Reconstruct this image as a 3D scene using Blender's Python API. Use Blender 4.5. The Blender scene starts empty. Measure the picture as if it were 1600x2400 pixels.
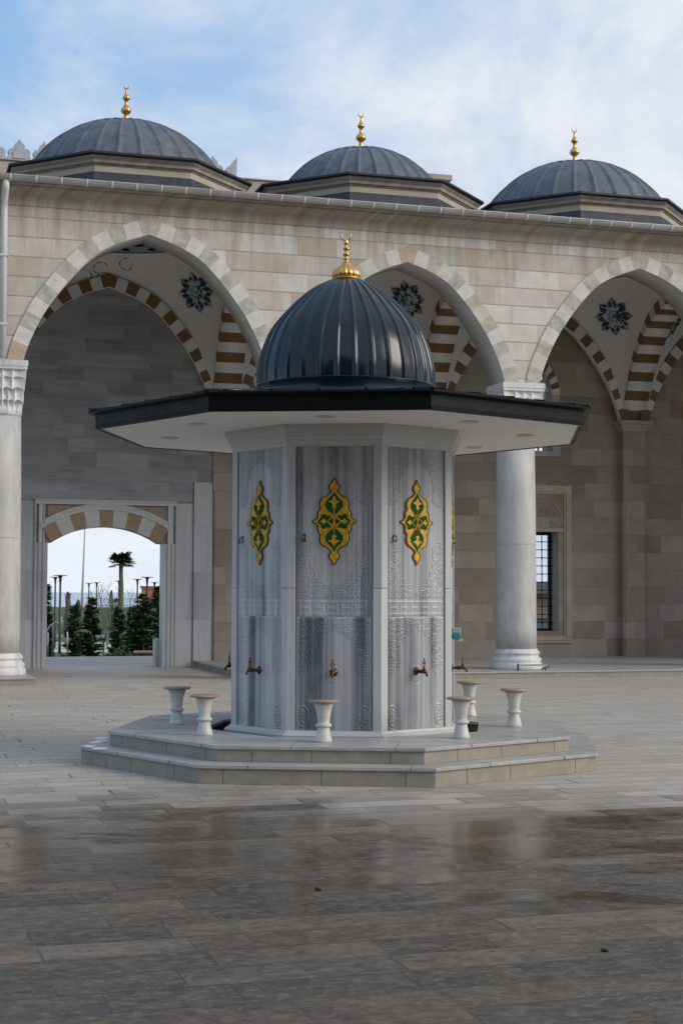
import bpy, math, random
import numpy as np
from mathutils import Vector, Matrix
from mathutils.bvhtree import BVHTree
from mathutils.geometry import tessellate_polygon
random.seed(7)
PI=math.pi; R=math.radians
S=bpy.context.scene; COL=S.collection
# ------------------------------------------------------------ camera
cam=bpy.data.cameras.new('camera'); camo=bpy.data.objects.new('camera',cam); COL.objects.link(camo)
cam.sensor_fit='VERTICAL'; cam.sensor_height=36; cam.sensor_width=24; cam.lens=54.34
cam.clip_start=.1; cam.clip_end=6000
camo.matrix_world=Matrix.Translation((0,0,1.6))@Matrix.Rotation(PI/2+.0515,4,'X')@Matrix.Rotation(.0028,4,'Z')
cam.dof.use_dof=True; cam.dof.focus_distance=14.2; cam.dof.aperture_fstop=8
S.camera=camo
S.render.resolution_x=682; S.render.resolution_y=1024
S.view_settings.view_transform='Standard'; S.view_settings.look='None'; S.view_settings.gamma=1
S.view_settings.exposure=0.36
# ------------------------------------------------------------ node helper
class NT:
    def __init__(s,tree): s.t=tree; s.n=tree.nodes; s.l=tree.links
    def new(s,typ,**kw):
        n=s.n.new(typ)
        for k,v in kw.items(): setattr(n,k,v)
        return n
    def put(s,sock,v):
        if hasattr(v,'is_output') or isinstance(v,bpy.types.NodeSocket): s.l.new(v,sock)
        elif v is not None:
            if isinstance(v,(tuple,list)) and len(v)==3 and sock.type=='RGBA': v=(*v,1)
            sock.default_value=v
    def m(s,op,a,b=None,c=None,clamp=False):
        n=s.new('ShaderNodeMath',operation=op,use_clamp=clamp)
        s.put(n.inputs[0],a)
        if b is not None: s.put(n.inputs[1],b)
        if c is not None: s.put(n.inputs[2],c)
        return n.outputs[0]
    def mix(s,f,a,b,mode='MIX'):
        n=s.new('ShaderNodeMix',data_type='RGBA',blend_type=mode)
        s.put(n.inputs[0],f); s.put(n.inputs[6],a); s.put(n.inputs[7],b); return n.outputs[2]
    def comb(s,x,y,z):
        n=s.new('ShaderNodeCombineXYZ'); s.put(n.inputs[0],x); s.put(n.inputs[1],y); s.put(n.inputs[2],z); return n.outputs[0]
    def sep(s,v):
        n=s.new('ShaderNodeSeparateXYZ'); s.put(n.inputs[0],v); return n.outputs
    def noise(s,v,scale=5,detail=4,rough=.55,dist=0,out=0):
        n=s.new('ShaderNodeTexNoise'); s.put(n.inputs['Vector'],v); n.inputs['Scale'].default_value=scale
        n.inputs['Detail'].default_value=detail; n.inputs['Roughness'].default_value=rough; n.inputs['Distortion'].default_value=dist
        return n.outputs[out]
    def vor(s,v,scale=5,feature='F1',out=0,rnd=1):
        n=s.new('ShaderNodeTexVoronoi',feature=feature); s.put(n.inputs['Vector'],v); n.inputs['Scale'].default_value=scale
        n.inputs['Randomness'].default_value=rnd
        return n.outputs[out]
    def white(s,v,out=0):
        n=s.new('ShaderNodeTexWhiteNoise',noise_dimensions='3D'); s.put(n.inputs['Vector'],v); return n.outputs[out]
    def scale(s,v,sc):
        n=s.new('ShaderNodeVectorMath',operation='MULTIPLY'); s.put(n.inputs[0],v); n.inputs[1].default_value=sc; return n.outputs[0]
    def vadd(s,v,w):
        n=s.new('ShaderNodeVectorMath',operation='ADD'); s.put(n.inputs[0],v); s.put(n.inputs[1],w); return n.outputs[0]
    def ramp(s,f,pts,interp='LINEAR'):
        n=s.new('ShaderNodeValToRGB'); cr=n.color_ramp; cr.interpolation=interp
        while len(cr.elements)<len(pts): cr.elements.new(.5)
        for e,(p,c) in zip(cr.elements,pts):
            e.position=p; e.color=(*c,1) if isinstance(c,(tuple,list)) else (c,c,c,1)
        s.put(n.inputs[0],f); return n.outputs[0]
    def rng(s,f,a,b,c=0.,d=1.,smooth=False):
        n=s.new('ShaderNodeMapRange',clamp=True); 
        if smooth: n.interpolation_type='SMOOTHSTEP'
        s.put(n.inputs[0],f); n.inputs[1].default_value=a; n.inputs[2].default_value=b; n.inputs[3].default_value=c; n.inputs[4].default_value=d
        return n.outputs[0]
    def bump(s,h,strength=.3,dist=.01,nrm=None):
        n=s.new('ShaderNodeBump'); s.put(n.inputs['Strength'],strength); n.inputs['Distance'].default_value=dist
        s.put(n.inputs['Height'],h)
        if nrm is not None: s.put(n.inputs['Normal'],nrm)
        return n.outputs[0]
    def obj(s): return s.new('ShaderNodeTexCoord').outputs['Object']
    def rand(s): return s.new('ShaderNodeObjectInfo').outputs['Random']
    def blocks(s,x,z,w,h,gap,wob=.25):
        row=s.m('FLOOR',s.m('DIVIDE',z,h))
        r1=s.white(s.comb(row,3.7,1.1))
        ph=s.m('MULTIPLY_ADD',r1,17.3,s.m('DIVIDE',x,w))
        wb=s.m('MULTIPLY',s.m('SINE',s.m('MULTIPLY_ADD',row,2.3,s.m('MULTIPLY',ph,1.9))),wob)
        xs=s.m('ADD',ph,wb); col=s.m('FLOOR',xs)
        cell=s.comb(col,row,.5)
        fx=s.m('FRACT',xs); fx=s.m('MULTIPLY',s.m('MINIMUM',fx,s.m('SUBTRACT',1.,fx)),w)
        fz=s.m('FRACT',s.m('DIVIDE',z,h)); fz=s.m('MULTIPLY',s.m('MINIMUM',fz,s.m('SUBTRACT',1.,fz)),h)
        jx=s.rng(fx,0,gap*.6); jz=s.rng(fz,0,gap)
        return cell, jx, jz
MATS={}
def mat(name,fn):
    if name in MATS: return MATS[name]
    m=bpy.data.materials.new(name); m.use_nodes=True; nt=NT(m.node_tree); p=m.node_tree.nodes['Principled BSDF']
    fn(nt,p); MATS[name]=m; return m
def setp(nt,p,color=None,rough=None,metal=None,normal=None,spec=None,coat=None):
    for k,v in (('Base Color',color),('Roughness',rough),('Metallic',metal),('Normal',normal),('Specular IOR Level',spec),('Coat Weight',coat)):
        if v is not None: nt.put(p.inputs[k],v)
def simple(name,c,rough=.5,metal=0,var=.12,sc=8,bump=.0,spec=.5,coat=0):
    def f(nt,p):
        v=nt.obj(); n=nt.noise(v,sc,5,.6)
        col=nt.mix(nt.rng(n,.3,.7),[x*(1-var) for x in c],[min(1,x*(1+var)) for x in c])
        rn=nt.rng(nt.noise(v,sc*2.3,3),.3,.7,max(.02,rough*.85),min(1,rough*1.15))
        setp(nt,p,col,rn,metal,nt.bump(nt.noise(v,sc*6,3),bump,.01) if bump else None,spec,coat)
    return mat(name,f)
# ------------------------------------------------------------ world
SUN_EL,SUN_AZ=R(27),R(106)   # azimuth clockwise from +Y (camera looks +Y)
w=bpy.data.worlds.new('World'); S.world=w; w.use_nodes=True; nt=NT(w.node_tree)
bg=w.node_tree.nodes['Background']
sky=nt.new('ShaderNodeTexSky',sky_type='NISHITA'); sky.sun_disc=False; sky.sun_elevation=SUN_EL; sky.sun_rotation=SUN_AZ
sky.air_density=1.0; sky.dust_density=.6; sky.ozone_density=1.6
g=nt.new('ShaderNodeTexCoord').outputs['Generated']; sx,sy,sz=nt.sep(g)
zz=nt.m('MAXIMUM',sz,0.0); dv=nt.m('ADD',zz,.12)
px=nt.m('DIVIDE',sx,dv); py=nt.m('DIVIDE',sy,dv); cp=nt.comb(px,py,nt.m('MULTIPLY',zz,2.))
n1=nt.noise(nt.scale(cp,(1.,.55,1.)),1.7,10,.62,.45); n2=nt.noise(nt.scale(cp,(.55,.35,1)),.9,4,.5,.2)
# cloud cover grows to the right and towards the horizon; open blue to the upper left
cov=nt.m('ADD',nt.m('MULTIPLY',sx,1.15),nt.m('MULTIPLY',n1,1.15)); cov=nt.m('ADD',cov,nt.m('MULTIPLY',n2,.45))
cov=nt.m('ADD',cov,nt.m('MULTIPLY',nt.m('SUBTRACT',.33,zz,clamp=True),1.7))
c=nt.rng(cov,.56,1.14,0,1,True)
c=nt.m('MAXIMUM',c,nt.m('MULTIPLY',nt.rng(sy,.3,-.2,0,.95),nt.rng(sx,-.65,-.05,.25,1))) 
cl=nt.mix(nt.rng(n1,.36,.60),(4.7,5.4,6.5),(6.95,7.05,7.25))
blue=nt.mix(.7,sky.outputs[0],(2.7,4.6,7.4))
skyc=nt.mix(nt.m('MULTIPLY',c,.93),blue,cl)
skyc=nt.mix(nt.rng(zz,.10,0.,0,.85,True),skyc,(6.5,7.1,7.8))
nt.put(bg.inputs[0],skyc); bg.inputs[1].default_value=.1
sun=bpy.data.lights.new('sun','SUN'); sun.energy=1.5; sun.angle=R(28); sun.color=(1,.92,.82)
so=bpy.data.objects.new('sun',sun); COL.objects.link(so)
sd=Vector((math.sin(SUN_AZ)*math.cos(SUN_EL),math.cos(SUN_AZ)*math.cos(SUN_EL),math.sin(SUN_EL)))
so.rotation_euler=sd.to_track_quat('Z','Y').to_euler(); so.location=(20,-20,30)
# ------------------------------------------------------------ mesh helper
class MB:
    def __init__(s): s.v=[]; s.f=[]; s.mi=[]; s.sm=[]; s.ms=[]
    def mid(s,m):
        if m not in s.ms: s.ms.append(m)
        return s.ms.index(m)
    def add(s,vs,fs,m,sm=False):
        b=len(s.v); s.v+= [tuple(x) for x in vs]; k=s.mid(m)
        for f in fs: s.f.append(tuple(b+i for i in f)); s.mi.append(k); s.sm.append(sm)
        return s
    def box(s,x0,x1,y0,y1,z0,z1,m,M=None):
        vs=[(x0,y0,z0),(x1,y0,z0),(x1,y1,z0),(x0,y1,z0),(x0,y0,z1),(x1,y0,z1),(x1,y1,z1),(x0,y1,z1)]
        if M is not None: vs=[tuple(M@Vector(v)) for v in vs]
        return s.add(vs,[(0,3,2,1),(4,5,6,7),(0,1,5,4),(1,2,6,5),(2,3,7,6),(3,0,4,7)],m)
    def lathe(s,prof,m,n=32,c=(0,0),rad=None,sm=True,M=None,cap=True,a0=0):
        vs=[];fs=[]
        for (r,z) in prof:
            for i in range(n):
                a=a0+2*PI*i/n; rr=r*(rad(a,z,r) if rad else 1)
                vs.append((c[0]+rr*math.cos(a),c[1]+rr*math.sin(a),z))
        for j in range(len(prof)-1):
            for i in range(n):
                fs.append((j*n+i,j*n+(i+1)%n,(j+1)*n+(i+1)%n,(j+1)*n+i))
        if cap:
            fs.append(tuple(range(n-1,-1,-1))); fs.append(tuple((len(prof)-1)*n+i for i in range(n)))
        if M is not None: vs=[tuple(M@Vector(v)) for v in vs]
        return s.add(vs,fs,m,sm)
    def tube(s,pts,r,m,n=8,sm=True):
        P=[Vector(p) for p in pts]; rs=r if isinstance(r,(list,tuple)) else [r]*len(P); vs=[];fs=[]
        up=None
        for i,p in enumerate(P):
            d=(P[min(i+1,len(P)-1)]-P[max(i-1,0)]).normalized()
            if up is None: up=Vector((0,0,1)) if abs(d.z)<.9 else Vector((1,0,0))
            x=d.cross(up).normalized(); y=d.cross(x).normalized(); up=-y if (-y).dot(up)>0 else y
            x=d.cross(up).normalized(); y=up
            up=(up-d*up.dot(d)).normalized()
            for k in range(n):
                a=2*PI*k/n; q=p+x*math.cos(a)*rs[i]+up*math.sin(a)*rs[i]; vs.append(tuple(q))
        for i in range(len(P)-1):
            for k in range(n): fs.append((i*n+k,i*n+(k+1)%n,(i+1)*n+(k+1)%n,(i+1)*n+k))
        fs.append(tuple(range(n-1,-1,-1))); fs.append(tuple((len(P)-1)*n+k for k in range(n)))
        return s.add(vs,fs,m,sm)
    def prism(s,poly,y0,y1,m,M=None,msides=None):
        """poly in (x,z); extruded along y from y0 (front) to y1"""
        n=len(poly)
        vs=[(x,y0,z) for x,z in poly]+[(x,y1,z) for x,z in poly]
        if M is not None: vs=[tuple(M@Vector(v)) for v in vs]
        s.add(vs,[tuple(range(n)),tuple(range(2*n-1,n-1,-1))],m)
        b=[]
        for i in range(n): b.append((i,(i+1)%n,n+(i+1)%n,n+i))
        return s.add(vs,b,msides or m)
    def sphere(s,c,r,m,n=12,k=8,sc=(1,1,1)):
        prof=[(max(1e-4,math.sin(PI*i/k)),-math.cos(PI*i/k)) for i in range(k+1)]
        M=Matrix.Translation(c)@Matrix.Diagonal((r*sc[0],r*sc[1],r*sc[2],1))
        return s.lathe(prof,m,n,M=M)
    def build(s,name,parent=None,loc=(0,0,0),rz=0,fix=True,bevel=0,**kw):
        me=bpy.data.meshes.new(name); me.from_pydata(s.v,[],s.f)
        for m in s.ms: me.materials.append(m)
        me.polygons.foreach_set('material_index',s.mi); me.polygons.foreach_set('use_smooth',s.sm)
        if fix:
            import bmesh
            bm=bmesh.new(); bm.from_mesh(me); bmesh.ops.remove_doubles(bm,verts=bm.verts,dist=1e-5)
            ng=[f for f in bm.faces if len(f.verts)>4]
            if ng: bmesh.ops.triangulate(bm,faces=ng,ngon_method='EAR_CLIP')
            bmesh.ops.recalc_face_normals(bm,faces=bm.faces); bm.to_mesh(me); bm.free()
        me.update()
        o=bpy.data.objects.new(name,me); COL.objects.link(o); o.location=loc; o.rotation_euler.z=rz
        if parent: o.parent=parent
        if bevel:
            b=o.modifiers.new('bevel','BEVEL'); b.width=bevel; b.segments=2; b.limit_method='ANGLE'
        tag(o,**kw); return o
def tag(o,label=None,cat=None,group=None,kind=None):
    if label: o['label']=label
    if cat: o['category']=cat
    if group: o['group']=group
    if kind: o['kind']=kind
    return o
def empty(name,loc=(0,0,0),rz=0,parent=None,**kw):
    o=bpy.data.objects.new(name,None); COL.objects.link(o); o.location=loc; o.rotation_euler.z=rz; o.empty_display_size=.1
    if parent: o.parent=parent
    tag(o,**kw); return o
def copy_tree(o,parent=None):
    c=o.copy(); COL.objects.link(c); c.parent=parent
    for ch in list(o.children): copy_tree(ch,c)
    return c
# ------------------------------------------------------------ materials
def limestone(name,w,h,cols,gap=.006,z0=0,axis='x',rough=.75,stain=False,dark=1.0):
    def f(nt,p):
        v=nt.obj(); x,y,z=nt.sep(v)
        u={'x':x,'y':y}[axis] if axis in 'xy' else nt.m('ADD',x,y)
        cell,jx,jz=nt.blocks(u,nt.m('SUBTRACT',z,z0),w,h,gap)
        r=nt.white(cell); r2=nt.white(nt.vadd(cell,(7.1,3.3,9.)))
        base=nt.ramp(r,cols,'CONSTANT')
        base=nt.mix(nt.m('MULTIPLY',r2,.2),base,cols[1][1])
        cv=nt.new('ShaderNodeVectorMath',operation='ADD'); nt.put(cv.inputs[0],v); nt.put(cv.inputs[1],nt.scale(cell,(3.1,1.7,2.3)))
        n=nt.noise(cv.outputs[0],2.2,7,.62,.6); nf=nt.noise(v,38,4,.6)
        base=nt.mix(nt.rng(n,.3,.72,0,.75),base,nt.mix(1.,base,(.72,.69,.65),'MULTIPLY'))
        base=nt.mix(nt.rng(nf,.35,.75,0,.3),base,nt.mix(1.,base,(1.25,1.25,1.25),'MULTIPLY'))
        pits=nt.rng(nt.vor(nt.scale(v,(1,1,1.6)),26),.0,.10,1,0); pits=nt.m('MULTIPLY',pits,nt.rng(nt.noise(v,3,2),.55,.66))
        base=nt.mix(nt.m('MULTIPLY',pits,.35),base,(.2,.16,.12))
        jm=nt.m('MULTIPLY',jz,nt.rng(jx,0,1,.6,1))
        base=nt.mix(nt.m('MULTIPLY',nt.m('SUBTRACT',1.,jm),.75),base,(.17,.135,.11))
        if stain:
            st=nt.noise(nt.comb(nt.m('MULTIPLY',u,2.6),0.,nt.m('MULTIPLY',z,.22)),1.6,6,.62)
            ht=nt.rng(z,7.3,8.75,0,1)
            sm=nt.m('MULTIPLY',nt.rng(nt.m('ADD',st,nt.m('MULTIPLY',ht,.16)),.52,.76),nt.rng(z,6.6,8.5,.15,1))
            base=nt.mix(nt.m('MULTIPLY',sm,.7),base,(.23,.18,.145))
        if dark!=1: base=nt.mix(1.,base,(dark,dark*.97,dark*.93),'MULTIPLY')
        hgt=nt.m('ADD',nt.m('MULTIPLY',jm,1.),nt.m('MULTIPLY',nt.noise(v,20,5),.35))
        setp(nt,p,base,rough,0,nt.bump(hgt,.45,.006),.3)
    return mat(name,f)
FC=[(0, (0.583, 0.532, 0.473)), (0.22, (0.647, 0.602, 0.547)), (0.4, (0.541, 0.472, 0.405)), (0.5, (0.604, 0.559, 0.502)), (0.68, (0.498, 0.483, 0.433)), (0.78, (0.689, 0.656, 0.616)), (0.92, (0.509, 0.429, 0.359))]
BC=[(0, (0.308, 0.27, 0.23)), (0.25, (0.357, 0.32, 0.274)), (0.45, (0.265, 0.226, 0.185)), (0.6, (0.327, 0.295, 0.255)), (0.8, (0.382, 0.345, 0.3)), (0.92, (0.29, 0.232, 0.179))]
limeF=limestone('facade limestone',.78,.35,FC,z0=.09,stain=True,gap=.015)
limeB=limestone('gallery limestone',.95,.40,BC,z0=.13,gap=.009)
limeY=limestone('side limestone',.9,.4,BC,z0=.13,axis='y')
limeD=limestone('drum limestone',1.1,.5,[(0,(.50,.435,.35)),(.5,(.54,.48,.40))],axis='s',z0=.2)
limeP=limestone('plain limestone',1.15,3.5,[(0,(.43,.385,.325)),(.5,(.49,.445,.38))],axis='s',z0=.33,stain=True)
def marble(name,dirn='v',w=None,h=None,lo=(.26,.28,.31),hi=(.62,.62,.62),stretch=.5,freq=7,gap=.004,rough=.35,contrast=(.34,.66),zsplit=None):
    def f(nt,p):
        v=nt.obj(); x,y,z=nt.sep(v); rd=nt.rand()
        off=nt.comb(nt.m('MULTIPLY',rd,37.),nt.m('MULTIPLY',rd,11.),nt.m('MULTIPLY',rd,5.))
        s=nt.m('ADD',x,nt.m('MULTIPLY',y,.77)); jm=None
        if zsplit: off=nt.vadd(off,nt.comb(nt.m('MULTIPLY',nt.m('GREATER_THAN',z,zsplit),13.7),0.,0.))
        if w:
            cell,jx,jz=nt.blocks(s,z,w,h,gap); off=nt.vadd(off,nt.scale(cell,(3.7,5.1,4.3))); jm=nt.m('MULTIPLY',jx,jz)
        if dirn=='v': q=nt.comb(nt.m('MULTIPLY',x,freq),nt.m('MULTIPLY',y,freq*.8),nt.m('MULTIPLY',z,stretch))
        else: q=nt.comb(nt.m('MULTIPLY',s,stretch),0.,nt.m('MULTIPLY',z,freq))
        qq=nt.new('ShaderNodeVectorMath',operation='ADD'); nt.put(qq.inputs[0],q); nt.put(qq.inputs[1],off); q=qq.outputs[0]
        n=nt.noise(q,1.,6,.62,.25); n2=nt.noise(nt.scale(q,(3.3,3.3,3.3)),1.,4,.6,.1)
        n3=nt.noise(nt.scale(q,(.31,.31,.5)),1.,3,.5,.6); a=nt.m('ADD',nt.m('MULTIPLY',n,.55),nt.m('MULTIPLY_ADD',n2,.25,nt.m('MULTIPLY',n3,.20)))
        col=nt.ramp(a,[(contrast[0],lo),((contrast[0]+contrast[1])/2,[(l*.45+k*.55) for l,k in zip(lo,hi)]),(contrast[1],hi)])
        warm=nt.noise(v,1.3,3); col=nt.mix(nt.rng(warm,.45,.7,0,.25),col,(.58,.54,.48))
        if w:
            cr=nt.white(cell); col=nt.mix(nt.m('MULTIPLY',cr,.45),col,hi); col=nt.mix(nt.m('MULTIPLY',nt.m('SUBTRACT',1.,cr),.35),col,lo)
            col=nt.mix(nt.m('MULTIPLY',nt.m('SUBTRACT',1.,jm),.6),col,(.10,.10,.10))
        nrm=nt.bump(nt.noise(v,60,3),.08,.004)
        setp(nt,p,col,nt.rng(nt.noise(v,9,3),.3,.7,rough*.8,rough*1.3),0,nrm,.45)
    return mat(name,f)
marbPanel=marble('grey veined marble panel','v',freq=4.2,stretch=.10,lo=(.105,.12,.145),hi=(.52,.52,.525),contrast=(.425,.575),rough=.36,zsplit=1.37)
marbLight=marble('pale marble trim','v',freq=5,stretch=.25,lo=(.38,.39,.405),hi=(.56,.56,.555),contrast=(.3,.6),rough=.4)
marbCorn=marble('pale marble cornice','h',freq=5,stretch=.3,lo=(.38,.38,.38),hi=(.53,.525,.515),contrast=(.3,.6))
marbWall=marble('grey striped marble wall','h',w=.78,h=.30,freq=9,stretch=.55,lo=(.125,.13,.14),hi=(.36,.36,.36),contrast=(.34,.68),rough=.42)
marbJamb=marble('veined marble jamb','v',w=.9,h=1.0,freq=6,stretch=.35,lo=(.24,.26,.29),hi=(.56,.565,.57),contrast=(.34,.66),rough=.4)
marbBand=marble('veined marble lintel band','h',w=1.0,h=.4,freq=5,stretch=.8,lo=(.17,.18,.20),hi=(.42,.42,.42),contrast=(.36,.66),rough=.42)
marbCol=marble('pale marble column','v',freq=6,stretch=1.6,lo=(.33,.33,.33),hi=(.55,.54,.525),contrast=(.3,.62),rough=.5)
marbCap=marble('streaked marble capital','v',freq=4,stretch=.8,lo=(.36,.38,.42),hi=(.70,.695,.68),contrast=(.33,.55),rough=.5)
def floorf(nt,p):
    v=nt.obj(); x,y,z=nt.sep(v)
    cell,jx,jz=nt.blocks(x,y,.80,.30,.014,.3)
    r=nt.white(cell); r2=nt.white(nt.vadd(cell,(4.2,8.1,.3))); r3=nt.white(nt.vadd(cell,(1.2,5.1,2.3)))
    dry=nt.ramp(r,[(0,(.445,.40,.335)),(.3,(.475,.432,.37)),(.55,(.415,.37,.31)),(.75,(.49,.45,.39)),(.9,(.44,.405,.355))],'CONSTANT')
    cv=nt.vadd(v,nt.scale(cell,(3.1,1.7,0)))
    q=nt.scale(cv,(.7,1.5,1)); n=nt.noise(q,3.2,10,.72,.9); nf=nt.noise(nt.scale(cv,(.8,1.2,1)),19,8,.78,.5); nm=nt.noise(cv,7,8,.75,.6)
    dry=nt.mix(nt.rng(n,.36,.68,0,.65),dry,(.29,.255,.21))
    dry=nt.mix(nt.rng(nm,.48,.72,0,.45),dry,(.56,.53,.48))
    sh=nt.m('MULTIPLY',nt.rng(nt.vor(nt.scale(cv,(1,1.6,1)),30),.10,.24,1,0),nt.rng(nt.noise(cv,3.2,3),.46,.60))
    dry=nt.mix(nt.m('MULTIPLY',sh,.45),dry,(.62,.57,.49))
    gx=nt.new('ShaderNodeNewGeometry').outputs['Position']; wx,wy,wz=nt.sep(gx)
    # the near part of the court is wet; its edge follows slabs and hollows
    big=nt.noise(gx,.7,6,.62,.8); ed=nt.m('ADD',wy,nt.m('MULTIPLY_ADD',big,3.2,nt.m('MULTIPLY',nt.m('SUBTRACT',r2,.5),1.1)))
    ed=nt.m('ADD',ed,nt.m('MULTIPLY',wx,-.05))
    wet=nt.rng(ed,14.9,11.9,0,1,True)
    soak=nt.noise(nt.scale(gx,(.5,1.1,1)),1.3,7,.64,1.)
    wcol=nt.ramp(r3,[(0,(.165,.130,.088)),(.2,(.105,.102,.098)),(.4,(.235,.190,.13)),(.55,(.075,.072,.07)),(.72,(.17,.16,.148)),(.9,(.30,.26,.20))],'CONSTANT')
    wcol=nt.mix(.28,wcol,nt.mix(1.,dry,(.36,.32,.27),'MULTIPLY'))
    wcol=nt.mix(nt.rng(n,.38,.66,0,.75),wcol,(.060,.052,.044))
    wcol=nt.mix(nt.rng(nm,.46,.66,0,.6),wcol,(.24,.21,.17)); wcol=nt.mix(nt.rng(nf,.52,.64,0,.65),wcol,(.30,.265,.215)); wcol=nt.mix(nt.rng(nf,.48,.36,0,.7),wcol,(.035,.031,.028))
    wcol=nt.mix(nt.m('MULTIPLY',sh,.5),wcol,(.33,.28,.20))
    bnd=nt.m('MULTIPLY',nt.rng(wy,12.2,11.0),nt.rng(wy,7.6,9.4)); soak=nt.m('ADD',soak,nt.m('MULTIPLY',bnd,.16)); sk=nt.rng(soak,.56,.66,0,1,True)
    gry=nt.mix(1.,wcol,(.72,.68,.64),'MULTIPLY'); wcol=nt.mix(sk,gry,nt.mix(.8,wcol,nt.mix(1.,wcol,(.62,.48,.34),'MULTIPLY')))
    spot=nt.rng(nt.vor(gx,.9),.03,.09,1,0); wcol=nt.mix(nt.m('MULTIPLY',spot,.6),wcol,(.03,.022,.016))
    col=nt.mix(wet,dry,wcol)
    jm=nt.m('MULTIPLY',jz,jx); jv=nt.rng(nt.noise(v,1.7,3),.35,.6,.35,1.); col=nt.mix(nt.m('MULTIPLY',nt.m('SUBTRACT',1.,jm),jv),col,(.045,.038,.032))
    rw=nt.m('MULTIPLY_ADD',sk,-.30,.44); rw=nt.m('ADD',rw,nt.m('MULTIPLY',nf,.08))
    rough=nt.new('ShaderNodeMix',data_type='FLOAT'); nt.put(rough.inputs[0],wet); rough.inputs[2].default_value=.62; nt.put(rough.inputs[3],rw)
    hgt=nt.m('ADD',jm,nt.m('MULTIPLY',nm,.5)); hgt=nt.m('ADD',hgt,nt.m('MULTIPLY',nf,.25))
    setp(nt,p,col,rough.outputs[0],0,nt.bump(hgt,nt.m('MULTIPLY_ADD',wet,-.05,.16),0.004),nt.m('MULTIPLY_ADD',wet,-.16,.40))
floorM=mat('courtyard limestone paving',floorf)
def stepf(nt,p):
    v=nt.obj(); n=nt.noise(v,5,7,.65,.8); vo=nt.vor(nt.scale(v,(1,1,1.3)),22,out=0)
    col=nt.mix(nt.rng(n,.35,.7),(.27,.24,.195),(.36,.325,.27)); col=nt.mix(nt.rng(nt.noise(v,24,4,.6,2),.52,.7,0,.5),col,(.25,.2,.14))
    setp(nt,p,col,.55,0,nt.bump(n,.2,.004),.4)
stepR=mat('fossil limestone riser',stepf)
def slabf(nt,p):
    v=nt.obj(); x,y,z=nt.sep(v); r=nt.rand(); q=nt.noise(nt.scale(v,(1.2,5,4)),2.2,7,.62,.6)
    col=nt.mix(nt.rng(q,.3,.7),(.31,.305,.30),(.47,.46,.435)); col=nt.mix(nt.rng(nt.noise(v,1.2,4),.5,.7,0,.5),col,(.30,.275,.235))
    setp(nt,p,col,nt.rng(nt.noise(v,6,4),.3,.7,.3,.5),0,nt.bump(nt.noise(v,40,3),.1,.003),.5)
slabM=mat('greyish marble tread slab',slabf)
vouA=simple('beige voussoir',(.47,.425,.35),.7,var=.25,sc=5,bump=.3)
vouB=simple('pale voussoir',(.63,.60,.55),.7,var=.12,sc=5,bump=.3)
vouC=simple('greenish voussoir',(.43,.425,.37),.7,var=.28,sc=6,bump=.4)
vouE=simple('cream voussoir',(.57,.535,.475),.7,var=.14,sc=5,bump=.3)
vouD=simple('pinkish voussoir',(.46,.36,.27),.7,var=.15,sc=5,bump=.3)
soff=simple('grey arch soffit stone',(.44,.425,.40),.75,var=.12,sc=2.5,bump=.2)
brownP=simple('brown voussoir paint',(.175,.095,.036),.6,var=.06,sc=3)
whiteP=simple('white plaster',(.66,.64,.605),.8,var=.03,sc=3,bump=.05)
brownS=simple('brown stone voussoir',(.31,.215,.135),.6,var=.14,sc=8,bump=.2)
creamP=simple('cream soffit plaster',(.78,.75,.70),.75,var=.03,sc=2)
def leadf(nt,p):
    v=nt.obj(); n=nt.noise(v,3.5,7,.65,.7); s=nt.noise(nt.scale(v,(5,5,.8)),2,5,.6)
    col=nt.mix(nt.rng(n,.32,.7),(.070,.082,.105),(.150,.170,.20)); col=nt.mix(nt.rng(s,.55,.72,0,.55),col,(.05,.06,.08))
    col=nt.mix(nt.rng(nt.noise(v,9,5,.7),.63,.72,0,.6),col,(.27,.26,.27))
    setp(nt,p,col,nt.rng(n,.3,.7,.38,.62),.25,nt.bump(nt.noise(v,12,5),.25,.01),.5)
leadM=mat('grey lead sheet',leadf)
leadF=simple('dark lead flashing',(.045,.05,.065),.55,.2,var=.3,sc=5)
leadE=simple('black eave lead',(.018,.021,.028),.5,.2,var=.2,sc=5)
def blackf(nt,p):
    v=nt.obj(); setp(nt,p,(.005,.012,.021),nt.rng(nt.noise(v,5,5),.3,.7,.12,.26),0,nt.bump(nt.noise(v,2.6,4),.25,.02),.42,0)
    p.inputs['Coat Roughness'].default_value=.06
blackM=mat('glossy dark navy paint',blackf)
blackE=simple('satin black metal',(.004,.0045,.006),.5,0,var=.2,sc=4,spec=.22)
goldM=simple('gold finish',(.66,.38,.14),.36,1,var=.12,sc=14)
goldP=simple('gold leaf paint',(.62,.33,.014),.42,.25,var=.36,sc=22,bump=.3)
greenP=simple('green paint',(.004,.085,.018),.6,0,var=.15,sc=9,spec=.15)
greenD=simple('dark green outline',(.004,.028,.008),.5,0,var=.1)
brass=simple('aged brass',(.13,.065,.025),.45,.8,var=.3,sc=30)
chrome=simple('dull steel',(.16,.155,.15),.4,.9,var=.2,sc=20)
steel=simple('brushed stainless steel',(.6,.6,.6),.25,1,var=.05)
stoolW=simple('white marble pedestal',(.58,.57,.54),.4,0,var=.16,sc=9)
def stoolt(nt,p):
    v=nt.obj(); n=nt.noise(nt.scale(v,(2,2,2)),9,6,.65,1.5); setp(nt,p,nt.mix(nt.rng(n,.35,.68),(.30,.19,.13),(.46,.34,.26)),.4,0,None,.45)
stoolT=mat('brown marble seat',stoolt)
iron=simple('black wrought iron',(.012,.012,.014),.5,.3,var=.1)
gutM=simple('weathered zinc gutter',(.40,.39,.375),.45,.55,var=.12,sc=3)
pipeM=simple('white painted pipe',(.62,.63,.64),.45,0,var=.05)
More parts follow.
